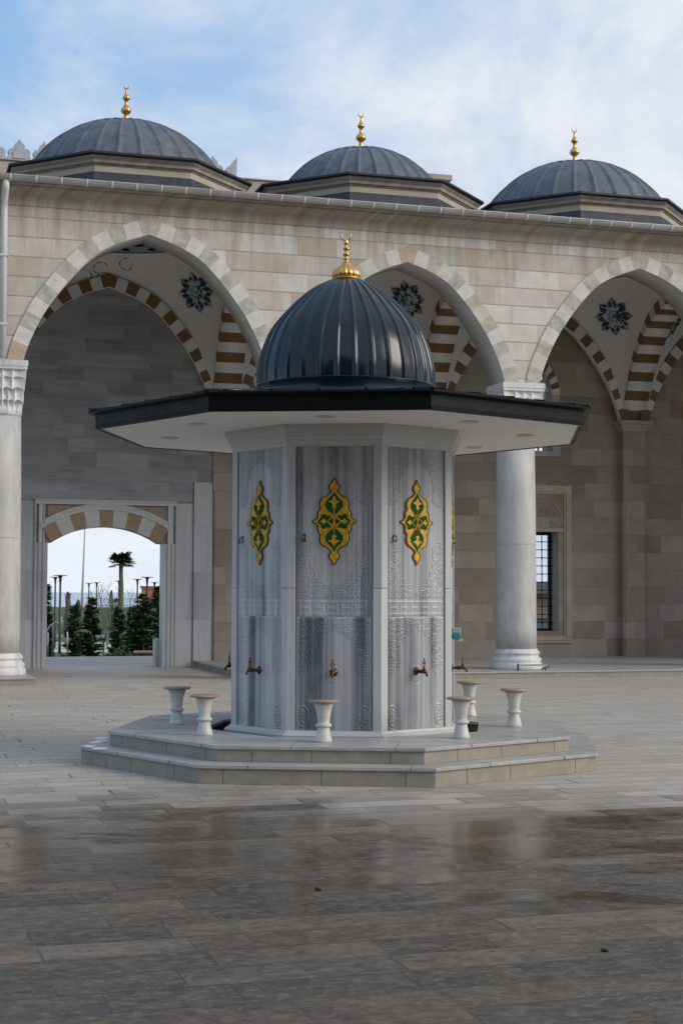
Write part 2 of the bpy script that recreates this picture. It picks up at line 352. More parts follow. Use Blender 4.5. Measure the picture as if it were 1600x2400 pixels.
blueD=simple('dark blue tile paint',(.008,.012,.05),.5,var=.1)
tealP=simple('teal tile paint',(.03,.22,.22),.5,var=.15)
palT=simple('pale teal paint',(.36,.50,.52),.6,var=.06)
lineW=simple('white tile line',(.42,.45,.45),.6,var=.04)
scrG=simple('grey sketch paint',(.17,.16,.15),.8,var=.2,sc=20)
# ------------------------------------------------------------ frame of the arcade (t along, d into the building)
AF=.2909; YG=28.4456
def FW(t,d,z=0): return (t*math.cos(AF)-d*math.sin(AF), YG+t*math.sin(AF)+d*math.cos(AF), z)
PROF=[(0,1),(.08,.976),(.16,.952),(.24,.924),(.31,.892),(.395,.85),(.475,.79),(.555,.715),(.64,.625),(.72,.53),(.80,.425),(.86,.33),(.91,.235),(.95,.15),(.98,.07),(1,0)]
SPR=5.60
def halfcurve(hw,rise,n=40):
    """right half, foot to apex, evenly spaced by arc length: list of (x,z,nx,nz)"""
    P=[(x*hw,SPR+y*rise) for x,y in reversed(PROF)]
    # Catmull refine
    Q=[]
    for i in range(len(P)-1):
        p0=P[max(i-1,0)];p1=P[i];p2=P[i+1];p3=P[min(i+2,len(P)-1)]
        for k in range(6):
            t=k/6; Q.append(tuple(.5*((2*p1[a])+(-p0[a]+p2[a])*t+(2*p0[a]-5*p1[a]+4*p2[a]-p3[a])*t*t+(-p0[a]+3*p1[a]-3*p2[a]+p3[a])*t**3) for a in (0,1)))
    Q.append(P[-1]); L=[0]
    for i in range(1,len(Q)): L.append(L[-1]+math.dist(Q[i],Q[i-1]))
    out=[]
    for j in range(n+1):
        s=L[-1]*j/n; i=1
        while i<len(L)-1 and L[i]<s: i+=1
        f=(s-L[i-1])/max(1e-9,L[i]-L[i-1]); out.append((Q[i-1][0]+(Q[i][0]-Q[i-1][0])*f,Q[i-1][1]+(Q[i][1]-Q[i-1][1])*f))
    res=[]
    for j,(x,z) in enumerate(out):
        a=out[max(j-1,0)];b=out[min(j+1,n)]; dx,dz=b[0]-a[0],b[1]-a[1]; l=math.hypot(dx,dz); nx,nz=dz/l,-dx/l
        if j==0: nx,nz=1,0
        res.append((x,z,nx,nz))
    return res
def extr(hc,th):
    """extrados points; at the apex the offset is mitred straight up"""
    E=[(x+nx*th,z+nz*th) for x,z,nx,nz in hc]
    x,z,nx,nz=hc[-1]; x2,z2,nx2,nz2=hc[-2]
    E[-1]=(0,z+th*1.06)
    E=[(max(0,e[0]),e[1]) for e in E]; return E
def ring(mb,c,hw,rise,th,a0,a1,nv,mats,msof,axis='t',sub=2,key=None,cc=0.,back=None):
    """pointed arch ring; axis 't' spans along t with thickness in d (a0..a1); axis 'd' spans along d with thickness in t"""
    NN=nv*sub+sub//2; hc=halfcurve(hw,rise,NN); ex=extr(hc,th)
    def P(u,a,z): return (c+u,a,z) if axis=='t' else (a,cc+u,z)
    for sg in (-1,1):
        for j in range(NN):
            vi=int((NN-1-j+sub/2)//sub)
            m=mats(vi,sg,nv)
            i0,i1=hc[j],hc[j+1]; e0,e1=ex[j],ex[j+1]
            q=[P(sg*i0[0],a0,i0[1]),P(sg*i1[0],a0,i1[1]),P(sg*e1[0],a0,e1[1]),P(sg*e0[0],a0,e0[1]),
               P(sg*i0[0],a1,i0[1]),P(sg*i1[0],a1,i1[1]),P(sg*e1[0],a1,e1[1]),P(sg*e0[0],a1,e0[1])]
            mb.add(q,[(0,1,2,3)],m); mb.add(q,[(4,5,6,7)],back or m)
            mb.add(q,[(0,1,5,4)],msof or m,True); mb.add(q,[(3,2,6,7)],m,True)
CS=[-11.25,-6.15,-1.05,3.60,8.62,13.72]
APX=[7.98,7.98,7.80,7.98,7.98]
BACK=5.35; TOPZ=8.74
# =========================================================== setting
def sheet(name,pts,z,m,th=None,**kw):
    mb=MB(); 
    if th: 
        n=len(pts); vs=[(x,y,z) for x,y in pts]+[(x,y,z-th) for x,y in pts]
        mb.add(vs,[tuple(range(n)),tuple(range(2*n-1,n-1,-1))]+[(i,n+i,n+(i+1)%n,(i+1)%n) for i in range(n)],m)
    else: mb.add([(x,y,z) for x,y in pts],[tuple(range(len(pts)))],m)
    return mb.build(name,**kw)
o=sheet('courtyard_paving',[(-32,-48),(32,-48),(32,10.85),(-32,10.85)],0,floorM,th=1.6,loc=(0,YG,0),rz=AF,kind='structure')
def grassf(nt,p):
    v=nt.obj(); n=nt.noise(v,.35,6,.65); setp(nt,p,nt.mix(nt.rng(n,.35,.65),(.07,.12,.03),(.17,.17,.08)),.9,0,nt.bump(nt.noise(v,3,5),.6,.1),.2)
grassM=mat('garden lawn',grassf)
sheet('ground',[(-900,-900),(900,-900),(900,132),(-900,132)],-1.5,grassM,kind='structure')
def seaf(nt,p):
    v=nt.obj(); setp(nt,p,(.52,.59,.64),.6,0,nt.bump(nt.noise(v,.25,4),.3,.4),.5)  # pale base colour carries the sea haze
sheet('sea',[(-3000,131),(3000,131),(3000,5600),(-3000,5600)],-3.5,mat('pale sea water',seaf),kind='structure')
paveM=simple('pale garden paving',(.50,.44,.36),.7,var=.1,sc=1)
sheet('garden_path',[(-40,78),(10,78),(10,83),(-40,83)],-1.49,paveM,kind='structure')
sheet('far_path',[(-60,104),(20,104),(20,110),(-60,110)],-1.488,simple('grey road asphalt',(.16,.17,.18),.7),kind='structure')
mb=MB(); mb.prism([(0,-1.6),(3,-1.6),(2,.24),(1,.28)],-400,400,simple('scrubby earth bank',(.11,.125,.055),.95,var=.35,sc=.6,bump=.5),M=Matrix(((1,0,0,0),(0,1,0,0),(0,0,1,0),(0,0,0,1))))
o=mb.build('sea_bank',loc=(0,126,0),rz=PI/2,kind='structure')
# =========================================================== ARCADE
A=empty('arcade_building',(0,YG,0),AF,label='long beige stone arcade with pointed arches, marble columns and grey lead domes',cat='arcade')
def loc_mb(): return MB()
# platforms
for t0,t1,nm in ((-1.72,32,'gallery_floor'),(-32,-5.57,'gallery_floor')):
    mb=MB(); mb.box(t0+.012,t1,-.60,BACK+.6,-.02,.105,stepR); mb.box(t0,t1,-.62,BACK+.6,.105,.135,slabM)
    if t0>-5: mb=MB(); mb.box(t0+.012,t1,-.60,BACK+.3,-.02,.105,stepR); mb.box(t0,t1,-.62,BACK+.3,.105,.135,slabM)
    mb.build(nm,A)
# front wall with rings
mb=MB(); TH=.285
for b in range(5):
    c=(CS[b]+CS[b+1])/2; hw=(CS[b+1]-CS[b])/2-.36; rise=APX[b]-SPR
    hc=halfcurve(hw,rise,36); ex=extr(hc,TH-.012)
    for sg in (-1,1):
        for j in range(36):
            (x0,z0),(x1,z1)=ex[j],ex[j+1]
            if abs(x0-x1)<1e-6 and False: continue
            for d in (0,.70):
                mb.add([(c+sg*x0,d,z0),(c+sg*x1,d,z1),(c+sg*x1,d,TOPZ),(c+sg*x0,d,TOPZ)],[(0,1,2,3)],limeF if d==0 else soff)
    e=ex[0][0]
    # pier wedge between this ring and the next
    if b<4:
        c2=(CS[b+1]+CS[b+2])/2; e2=(CS[b+2]-CS[b+1])/2-.36+TH-.012
        for d in (0,.70): mb.add([(c+e,d,SPR),(c2-e2,d,SPR),(c2-e2,d,TOPZ),(c+e,d,TOPZ)],[(0,1,2,3)],limeF if d==0 else soff)
mb.box(CS[0]-1.4,(CS[0]+CS[1])/2-((CS[1]-CS[0])/2-.36+TH-.012),0,.70,0,TOPZ,limeF)
mb.box((CS[4]+CS[5])/2+((CS[5]-CS[4])/2-.36+TH-.012),CS[5]+1.4,0,.70,0,TOPZ,limeF)
mb.build('front_wall',A,fix=False)
# underside of the piers between the feet
for b in range(5):
    c=(CS[b]+CS[b+1])/2; hw=(CS[b+1]-CS[b])/2-.36; rise=APX[b]-SPR
    mb=MB(); rr=random.Random(b*3+1)
    seq=[[vouA,vouB,vouC,vouB],[vouB,vouC,vouB,vouA]]
    def vm(vi,sg,nv,rr=rr):
        if vi==nv: return vouD if (b==1 and sg<0) else vouA
        if vi==0: return vouD if b==2 else vouA
        if b==1: return vouB if vi%2 else vouC
        return (vouB if vi%4==1 else vouE) if vi%2 else (vouA,vouA,vouC,vouA,vouC)[(vi//2+b)%5]
    ring(mb,c,hw,rise,TH,-.025,.72,12,vm,soff,back=soff)
    ring_o=mb.build('arch_ring',A)
# cornice, gutter
mb=MB(); t0,t1=CS[0]-1.4,CS[-1]+1.4
cor=[(0,8.34),(-.022,8.34),(-.026,8.49),(-.045,8.50),(-.05,8.525),(-.085,8.53),(-.10,8.57),(-.16,8.615),(-.20,8.625),(-.20,8.66),(-.30,8.67),(-.30,8.71),(.6,8.74),(.6,8.34)]
n=len(cor); vs=[(t0,d,z) for d,z in cor]+[(t1,d,z) for d,z in cor]
mb.add(vs,[(i,(i+1)%n,n+(i+1)%n,n+i) for i in range(n)]+[tuple(range(n)),tuple(range(2*n-1,n-1,-1))],limeP)
mb.build('cornice',A)
mb=MB(); gp=[(-.335-.075+.075*math.cos(a),8.745+.085*math.sin(a)) for a in [PI+PI*k/10 for k in range(11)]]
gp+= [(x*1.0+(.01 if x>-.41 else -.012),8.765) for x,z in (gp[-1],gp[0])]
n=len(gp); vs=[(t0,d,z) for d,z in gp]+[(t1,d,z) for d,z in gp]
mb.add(vs,[(i,(i+1)%n,n+(i+1)%n,n+i) for i in range(n)],gutM,True)
gut=mb.build('gutter',A)
mb=MB(); gq=[(-.41+(d+.41)*1.09,8.745+(z-8.745)*1.09+.004) for d,z in gp]; n=len(gq)
vs=[(-.016,d,z) for d,z in gq]+[(.016,d,z) for d,z in gq]
mb.add(vs,[(i,(i+1)%n,n+(i+1)%n,n+i) for i in range(n)]+[tuple(range(n)),tuple(range(2*n-1,n-1,-1))],pipeM)
clip=mb.build('gutter_clip',gut,loc=(-7.40,0,0))
for k in range(1,41):
    c_=clip.copy(); COL.objects.link(c_); c_.location.x=-7.40+.437*k
mb=MB(); mb.tube([(-6.16,-.38,8.70),(-6.16,-.38,8.55),(-6.16,-.10,8.38),(-6.16,-.10,8.2),(-6.16,-.10,5.64)],.062,pipeM,12)
mb.box(-6.24,-6.08,-.17,0,7.4,7.43,pipeM); mb.box(-6.24,-6.08,-.17,0,6.2,6.23,pipeM)
mb.build('downpipe',A)
# columns
def col_rad(n_sq):
    def f(a,z,r):  # blend of circle and square
        k=max(abs(math.cos(a)),abs(math.sin(a))); return (1-n_sq)+n_sq/k
    return f
def make_column(parent):
    mb=MB()
    mb.lathe([(.388,.52),(.39,.9),(.386,2.2),(.378,3.5),(.362,4.70)],marbCol,48,sm=True)
    for z in (2.52,): mb.lathe([(.389,z-.004),(.3905,z),(.389,z+.004)],soff,48)
    sh=mb.build('column',parent,fix=True)
    mb=MB()
    pr=[(.49,.135),(.50,.15),(.50,.235),(.485,.25),(.465,.262),(.478,.29),(.480,.325),(.462,.352),(.44,.36),(.428,.385),(.432,.41),(.445,.42),(.452,.445),(.442,.47),(.415,.48),(.412,.50),(.398,.52)]
    mb.lathe(pr,marbCap,8,a0=PI/8,sm=False) if False else mb.lathe(pr,marbCap,48)
    mb.build('column_base',sh)
    # capital: abacus + three tiers of pendent niches passing from circle to square
    mb=MB()
    mb.box(-.435,.435,-.435,.435,5.50,5.60,marbCap); mb.box(-.425,.425,-.425,.425,5.445,5.50,marbCap)
    N=96
    def tier(z0,z1,r0,r1,s0,s1,nf,amp):
        pr=[]; K=6; vs=[];fs=[]
        for j in range(K+1):
            f=j/K; z=z0+(z1-z0)*f; sq=s0+(s1-s0)*f; r=r0+(r1-r0)*f
            for i in range(N):
                a=2*PI*i/N; k=max(abs(math.cos(a)),abs(math.sin(a))); base=r*((1-sq)+sq/k)
                w=abs(math.sin(a*nf/2)); niche=amp*(w**.7)*math.sin(min(1,.15+f*.85)*PI*.5 if f<.85 else PI*.2)
                zz=z+(.045*(1-w) if j==0 else 0)*-1
                vs.append(((base-niche)*math.cos(a),(base-niche)*math.sin(a),zz))
        for j in range(K):
            for i in range(N): fs.append((j*N+i,j*N+(i+1)%N,(j+1)*N+(i+1)%N,(j+1)*N+i))
        fs.append(tuple(range(N-1,-1,-1))); fs.append(tuple(K*N+i for i in range(N)))
        mb.add(vs,fs,marbCap,False)
    mb.lathe([(.366,4.64),(.372,4.70),(.372,4.80)],marbCap,48)
    tier(4.74,4.92,.375,.388,.15,.35,24,.06)
    tier(4.92,5.13,.395,.40,.6,.75,24,.075)
    tier(5.13,5.32,.402,.41,.85,.95,16,.07)
    tier(5.32,5.455,.405,.415,.95,1.,16,.05)
    mb.build('capital',sh)
    return sh
c0=make_column(A); c0.location=(CS[1],.32,0)
for i in (2,3,4):
    c_=copy_tree(c0,A); c_.location=(CS[i],.32,0)
c0['label']='pale marble column at the left edge, plinth beside the gate walkway'
# transverse arches, wall arches, vaults
WALLF=5.15
def stripes(first=0):
    return lambda vi,sg,nv: (brownP if (vi+first)%2==0 else whiteP)
for i in range(0,6):
    c=CS[i]; mb=MB()
    ring(mb,0,(WALLF-.72)/2-.02,7.98-SPR,.26,c-.30,c+.30,14,stripes(0),None,axis='d',cc=(WALLF+.70)/2)
    # wall above the transverse arch up to the roof
    hc=halfcurve((WALLF-.72)/2-.02,7.98-SPR,24); ex=extr(hc,.25)
    for sg in (-1,1):
        for j in range(24):
            (x0,z0),(x1,z1)=ex[j],ex[j+1]
            for tt in (c-.292,c+.292):
                mb.add([(tt,(WALLF+.70)/2+sg*x0,z0),(tt,(WALLF+.70)/2+sg*x1,z1),(tt,(WALLF+.70)/2+sg*x1,TOPZ),(tt,(WALLF+.70)/2+sg*x0,TOPZ)],[(0,1,2,3)],whiteP)
    mb.build('transverse_arch',A)
RZ=8.64; RR=1.74; DC=2.93
vault_bvh={}
for b in range(5):
    cl,cr=CS[b]+.29,CS[b+1]-.29; c=(cl+cr)/2; hwT=(cr-cl)/2; hwD=(WALLF-.70)/2; cd=(WALLF+.70)/2
    riseT=APX[b]-SPR
    # wall arch, voussoirs on the back wall
    mb=MB(); hwW=hwT-.02
    ring(mb,c,hwW-.06,(8.0 if b!=2 else 7.85)-SPR,.25,WALLF-.10,WALLF+.10,14,(lambda vi,sg,nv: brownP if vi%2==0 else whiteP),whiteP)
    mb.build('wall_arch',A)
    def zb(u,hw,rise,off):
        x=min(1,abs(u)/hw); 
        for k in range(len(PROF)-1):
            if PROF[k][0]<=x<=PROF[k+1][0]:
                f=(x-PROF[k][0])/(PROF[k+1][0]-PROF[k][0]); y=PROF[k][1]+(PROF[k+1][1]-PROF[k][1])*f; break
        return SPR+y*rise+off*min(1,(1-x)*4)
    NA=96; NR=16; vs=[];fs=[]
    ang=sorted(set([2*PI*k/NA for k in range(NA)]))
    for j in range(NR+1):
        s=j/NR
        for k in range(NA):
            a=2*PI*k/NA; ca,sa=math.cos(a),math.sin(a)
            kk=min(hwT/max(1e-6,abs(ca)),hwD/max(1e-6,abs(sa))); bx,by=ca*kk,sa*kk
            onT=abs(by)>=hwD-1e-4
            if onT: z0=zb(bx,hwT,(8.0 if b!=2 else 7.85)-SPR,.24)
            else: z0=zb(by,hwD,7.98-SPR,.24)
            rr=RR if b!=2 else RR; x=bx+(rr*ca-bx)*s; y=by+(rr*sa-by)*s
            z=z0+(RZ-z0)*math.sin(s*PI/2)**.9
            vs.append((c+x,cd+y,z))
    for j in range(NR):
        for k in range(NA): fs.append((j*NA+k,j*NA+(k+1)%NA,(j+1)*NA+(k+1)%NA,(j+1)*NA+k))
    mb=MB(); mb.add(vs,fs,whiteP,True)
    vo=mb.build('vault',A,fix=False)
    vault_bvh[b]=(BVHTree.FromPolygons([Vector(v) for v in vs],fs),c,cd,hwT,hwD)
    # dome ring band and inner dome
    mb=MB(); mb.lathe([(RR,RZ),(RR,RZ+.02)],blueD,96,c=(c,cd),cap=False); mb.lathe([(RR,RZ+.02),(RR,9.1)],palT,96,c=(c,cd),cap=False)
    mb.lathe([(RR,9.1),(1.6,9.6),(1.3,10.1),(.8,10.45),(.02,10.6)],whiteP,48,c=(c,cd),cap=False)
    for k in range(40):
        a=2*PI*k/40; Mx=Matrix.Translation((c,cd,0))@Matrix.Rotation(a,4,'Z')@Matrix.Translation((0,RR-.008,0))
        big=k%2==0
        if big: mb.prism([(-.13,8.80),(-.05,8.87),(0,8.97),(.05,8.87),(.13,8.80),(.04,8.78),(-.04,8.78)],0,-.01,blueD,M=Mx)
        else: mb.prism([(-.09,8.70),(-.02,8.75),(.06,8.73),(.10,8.69),(.03,8.68)],0,-.01,blueD,M=Mx)
    mb.build('dome_ring_band',A)
# star medallions projected on the pendentives
def star_shapes():
    out=[]
    def ringpoly(pts,m,lv): out.append((pts,m,lv))
    O=[]; Wt=[]
    def outline(sc):
        P=[]
        for k in range(8):
            a=k*PI/4
            for da,r in ((-PI/8,.66),(-PI/8*.72,.80),(-PI/8*.45,.84),(0,1.0),(PI/8*.45,.84),(PI/8*.72,.80)):
                P.append((sc*r*math.sin(a+da),sc*r*math.cos(a+da)))
        return P
    ringpoly(outline(1.0),blueD,1); ringpoly(outline(.972),lineW,2); ringpoly(outline(.935),blueD,2.4)
    ringpoly([(.60*math.sin(2*PI*k/32),.60*math.cos(2*PI*k/32)) for k in range(32)],lineW,2.7)
    for k in range(8):
        a=k*PI/4; ca,sa=math.cos(a),math.sin(a)
        def rt(pts): return [(x*ca+y*sa,-x*sa+y*ca) for x,y in pts]
        
        ringpoly(rt([(0,.86),(.07,.74),(.022,.76),(.018,.64),(-.018,.64),(-.022,.76),(-.07,.74)]),lineW,4)
        ringpoly(rt([(0,.70),(.115,.56),(0,.36),(-.115,.56)]),lineW,2.8)
        pass
        ringpoly(rt([(0,.63),(.075,.51),(0,.36),(-.075,.51)]),blueD,3)
        b=PI/8; cb,sb=math.cos(a+b),math.sin(a+b)
        def rb(pts): return [(x*cb+y*sb,-x*sb+y*cb) for x,y in pts]
        ringpoly(rb([(-.016,.55),(.016,.55),(.016,.70),(-.016,.70)]),lineW,3.5)
        ringpoly(rb([(0,.61),(.055,.53),(0,.46),(-.055,.53)]),tealP,4)
        ringpoly(rb([(0,.43),(.045,.28),(0,.12),(-.045,.28)]),tealP,3)
        ringpoly(rt([(0,.34),(.045,.25),(0,.14),(-.045,.25)]),tealP,3)
        ringpoly(rt([(0,.13),(.022,.07),(0,.0),(-.022,.07)]),blueD,3)
    return out
STAR=star_shapes()
def subdiv(poly,k):
    out=[]
    for i in range(len(poly)):
        a=poly[i];b=poly[(i+1)%len(poly)]
        for j in range(k): out.append((a[0]+(b[0]-a[0])*j/k,a[1]+(b[1]-a[1])*j/k))
    return out
def make_star(b,sgt,sgd,size=.46,frac=.56,rot=0):
    bv,c,cd,hwT,hwD=vault_bvh[b]
    ctr=Vector((c+sgt*hwT*.785,cd+sgd*hwD*.745,6.2)); hit=bv.ray_cast(ctr,Vector((0,0,1)))
    if hit[0] is None: return
    P=hit[0]; nrm=hit[1]
    inward=Vector((c,cd,6.2))-P
    if nrm.dot(inward)<0: nrm=-nrm
    up=Vector((0,0,1)); up=(up-nrm*up.dot(nrm)).normalized(); rt=up.cross(nrm).normalized()
    mb=MB()
    for poly,m,lv in STAR:
        fan=len(poly)
        cx=sum(p[0] for p in poly)/fan; cy=sum(p[1] for p in poly)/fan
        pts=[(cx,cy)]+list(poly)
        vs=[]
        rings=[1.0] if lv>=3 else [.5,1.0]
        allp=[(cx,cy)]+[(cx+(p[0]-cx)*r_,cy+(p[1]-cy)*r_) for r_ in rings for p in poly]
        for x,y in allp:
            q=P+rt*(x*size)+up*(y*size); h=bv.ray_cast(q+nrm*.6,-nrm)
            if h[0] is None or (h[0]-q).length>.5: h=(q,nrm)
            vs.append(tuple(h[0]+nrm*(.003+.003*lv)))
        fs=[(0,1+i,1+(i+1)%fan) for i in range(fan)]
        if len(rings)==2: fs+=[(1+i,1+fan+i,1+fan+(i+1)%fan,1+(i+1)%fan) for i in range(fan)]
        mb.add(vs,fs,m)
    mb.build('star_medallion',A,fix=False)
for b in (1,2,3):
    for st in (-1,1):
        if b==1 and st==-1: continue
        make_star(b,st,1)
for b,st,sd_ in ((4,-1,1),(2,1,-1),(3,1,-1),(1,1,-1)): make_star(b,st,sd_)
# unfinished scroll sketch on the left pendentive of the gate bay
bv,c,cd,hwT,hwD=vault_bvh[1]
def on_vault(t,z0dir):  # cast from inside towards the back pendentive
    o_=Vector((c,cd-1.6,7.0)); d_=(Vector((t[0],t[1],t[2]))-o_).normalized(); h=bv.ray_cast(o_,d_); return h
rr=random.Random(5)
for (tx,zz_,rad,turn,ph) in ((-3.25,8.48,.17,.85,1.2),(-3.80,8.34,.17,.7,.3),(-4.15,8.12,.26,1.25,2.),(-3.72,8.10,.20,.9,4.2),(-4.62,7.75,.18,1.2,0),(-4.45,8.0,.12,.6,1.),(-4.9,7.6,.12,.8,3.)):
    mb=MB(); pts=[]
    for k in range(26):
        f=k/25; a=ph+turn*2*PI*f; r_=rad*(1-.35*f)
        h=on_vault((tx+r_*math.cos(a),4.95,zz_+r_*math.sin(a)),0)
        if h[0] is not None: pts.append(h[0]+(Vector((c,cd,6.5))-h[0]).normalized()*.004)
    seg=[]
    for k,p in enumerate(pts):
        if False:
            if len(seg)>2: mb.tube(seg,[.006+.008*abs(math.sin(i*.9)) for i in range(len(seg))],scrG,5)
            seg=[]
        else: seg.append(p)
    if len(seg)>2: mb.tube(seg,[.003+.012*abs(math.sin(i*.55))**2 for i in range(len(seg))],scrG,5)
    mb.build('painted_scroll',A,fix=False)
# back wall (bays left and right of the gate bay) with pilasters
def wall_with_holes(mb,t0,t1,z0,z1,d0,d1,holes,m,mrev):
    xs=sorted(set([t0,t1]+[h[0] for h in holes]+[h[1] for h in holes])); zs=sorted(set([z0,z1]+[h[2] for h in holes]+[h[3] for h in holes]))
    for i in range(len(xs)-1):
        for j in range(len(zs)-1):
            cx,cz=(xs[i]+xs[i+1])/2,(zs[j]+zs[j+1])/2
            if any(h[0]<cx<h[1] and h[2]<cz<h[3] for h in holes): continue
            for d in (d0,d1): mb.add([(xs[i],d,zs[j]),(xs[i+1],d,zs[j]),(xs[i+1],d,zs[j+1]),(xs[i],d,zs[j+1])],[(0,1,2,3)],m)
    for h in holes:
        a,b_,c_,e=h
        mb.add([(a,d0,c_),(b_,d0,c_),(b_,d0,e),(a,d0,e),(a,d1,c_),(b_,d1,c_),(b_,d1,e),(a,d1,e)],[(0,1,5,4),(1,2,6,5),(2,3,7,6),(3,0,4,7)],mrev)
    mb.add([(t0,d0,z0),(t1,d0,z0),(t1,d1,z0),(t0,d1,z0),(t0,d0,z1),(t1,d0,z1),(t1,d1,z1),(t0,d1,z1)],[(4,5,6,7),(1,2,6,5),(0,3,7,4)],m)
WC=6.23
holes=[(WC-.57,WC+.57,.71,2.99),(WC-.42,WC+.42,4.84,6.75)]
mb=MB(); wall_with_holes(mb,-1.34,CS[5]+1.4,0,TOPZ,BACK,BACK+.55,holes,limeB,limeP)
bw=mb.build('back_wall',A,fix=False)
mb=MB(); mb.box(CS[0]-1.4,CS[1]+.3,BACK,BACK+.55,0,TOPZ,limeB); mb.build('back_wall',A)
mb=MB(); mb.box(CS[0]-1.9,CS[0]-1.4,0,BACK+.55,0,TOPZ,limeY); mb.build('end_wall',A)  # unseen end walls added to stop light; the gallery itself runs on
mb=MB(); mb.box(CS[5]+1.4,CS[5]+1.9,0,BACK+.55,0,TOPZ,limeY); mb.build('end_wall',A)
for i in (0,1,2,3,4,5):
    c=CS[i]; mb=MB(); z0=.13
    mb.prism([(c-.29,0),(c-.29,0)],0,0,limeB) if False else None
    # pilaster with stop-chamfered arrises
    def pil(zA,zB,ch):
        P=[(c-.29,BACK),(c-.29,WALLF-.05+ch),(c-.29+ch,WALLF-.05),(c+.29-ch,WALLF-.05),(c+.29,WALLF-.05+ch),(c+.29,BACK)]; n=len(P)
        vs=[(x,y,zA) for x,y in P]+[(x,y,zB) for x,y in P]
        mb.add(vs,[(k,(k+1)%n,n+(k+1)%n,n+k) for k in range(n)]+[tuple(range(n)),tuple(range(2*n-1,n-1,-1))],limeB)
    pil(z0,3.72,.055); pil(3.72,5.36,.012)
    mb.build('pilaster',A)
    mb=MB()
    for (w_,za,zb_) in ((.30,5.34,5.38),(.33,5.38,5.44),(.37,5.44,5.50),(.42,5.50,5.585)): mb.box(c-w_,c+w_,WALLF-.05-(w_-.29),BACK,za,zb_,limeP)
    mb.build('pilaster_capital',A)
# window with grille in bay 3
wn=empty('window',(0,0,0),0,parent=A)
mb=MB(); d=BACK
for k,(o1,pr) in enumerate(((.32,-.035),(.25,-.055),(.18,-.03))):
    a,b_=WC-.57-o1,WC+.57+o1; i1=(.25,.18,.13)[k]
    zt=4.05-(.32-o1); zb_=.44+(.32-o1)*.85
    zt2=4.05-(.32-i1); zb2=.44+(.32-i1)*.85
    a2,b2=WC-.57-i1,WC+.57+i1
    mb.box(a,a2,d+pr,d,zb_,zt,limeP); mb.box(b2,b_,d+pr,d,zb_,zt,limeP); mb.box(a2,b2,d+pr,d,zt2,zt,limeP); mb.box(a2,b2,d+pr,d,zb_,zb2,limeP)
mb.box(WC-.70,WC+.70,d-.02,d,2.99,3.07,limeP)
fr=mb.build('window_frame',wn)
# carved lunette panel
mb=MB(); mb.box(WC-.68,WC+.68,d-.012,d,3.09,3.87,limeB)
hp=[]
for k in range(25):
    a=PI*k/24; hp.append((WC-.66*math.cos(a),3.10+.70*math.sin(a)**.8))
mb.tube([(x,d-.016,z) for x,z in hp],.016,limeP,6); mb.tube([(WC+(x-WC)*.88,d-.016,3.10+(z-3.10)*.86) for x,z in hp],.010,limeP,6)
rr=random.Random(9)
for k in range(70):
    x=WC+rr.uniform(-.64,.64); z=rr.uniform(3.13,3.83); r_=rr.uniform(.02,.045); a0=rr.uniform(0,6)
    mb.tube([(x+r_*(1-.1*j)*math.cos(a0+j*.8),d-.013,z+r_*(1-.1*j)*math.sin(a0+j*.8)) for j in range(7)],.006,limeB,4)
mb.build('carved_panel',wn)
mb=MB()
gx=[WC-.6+.174*k for k in range(8)]; gx=[WC+.232-.185*k for k in range(-2,5)]
dd=BACK+.30
for x in [WC+.29-.178*k for k in range(0,5)]: mb.tube([(x,dd,.71),(x,dd,2.99)],.011,iron,6)
zs=[2.765-.186*k for k in range(12)]
for z in zs: mb.tube([(WC-.57,dd,z),(WC+.57,dd,z)],.011,iron,6)
for x in [WC+.29-.178*k for k in range(0,5)]:
    for z in zs: mb.sphere((x,dd,z),.026,iron,8,5)
for a,b_ in ((WC-.57,WC-.50),(WC+.50,WC+.57)): mb.box(a,b_,BACK+.38,BACK+.46,.71,2.99,iron)
mb.box(WC-.50,WC+.50,BACK+.38,BACK+.46,2.92,2.99,iron); mb.box(WC-.50,WC+.50,BACK+.38,BACK+.46,.71,.77,iron)
mb.build('window_grille',wn)
def glassf(nt,p):
    tr=nt.new('ShaderNodeBsdfTransparent'); nt.put(tr.inputs[0],(.94,.97,.98)); gl=nt.new('ShaderNodeBsdfGlossy'); gl.inputs['Roughness'].default_value=.03
    mx=nt.new('ShaderNodeMixShader'); mx.inputs[0].default_value=.07
    nt.l.new(tr.outputs[0],mx.inputs[1]); nt.l.new(gl.outputs[0],mx.inputs[2]); out=[n for n in nt.n if n.type=='OUTPUT_MATERIAL'][0]; nt.l.new(mx.outputs[0],out.inputs[0])
glassM=mat('clear window glass',glassf)
mb=MB(); mb.box(WC-.50,WC+.50,BACK+.415,BACK+.425,.77,2.92,glassM); mb.build('pane',wn)
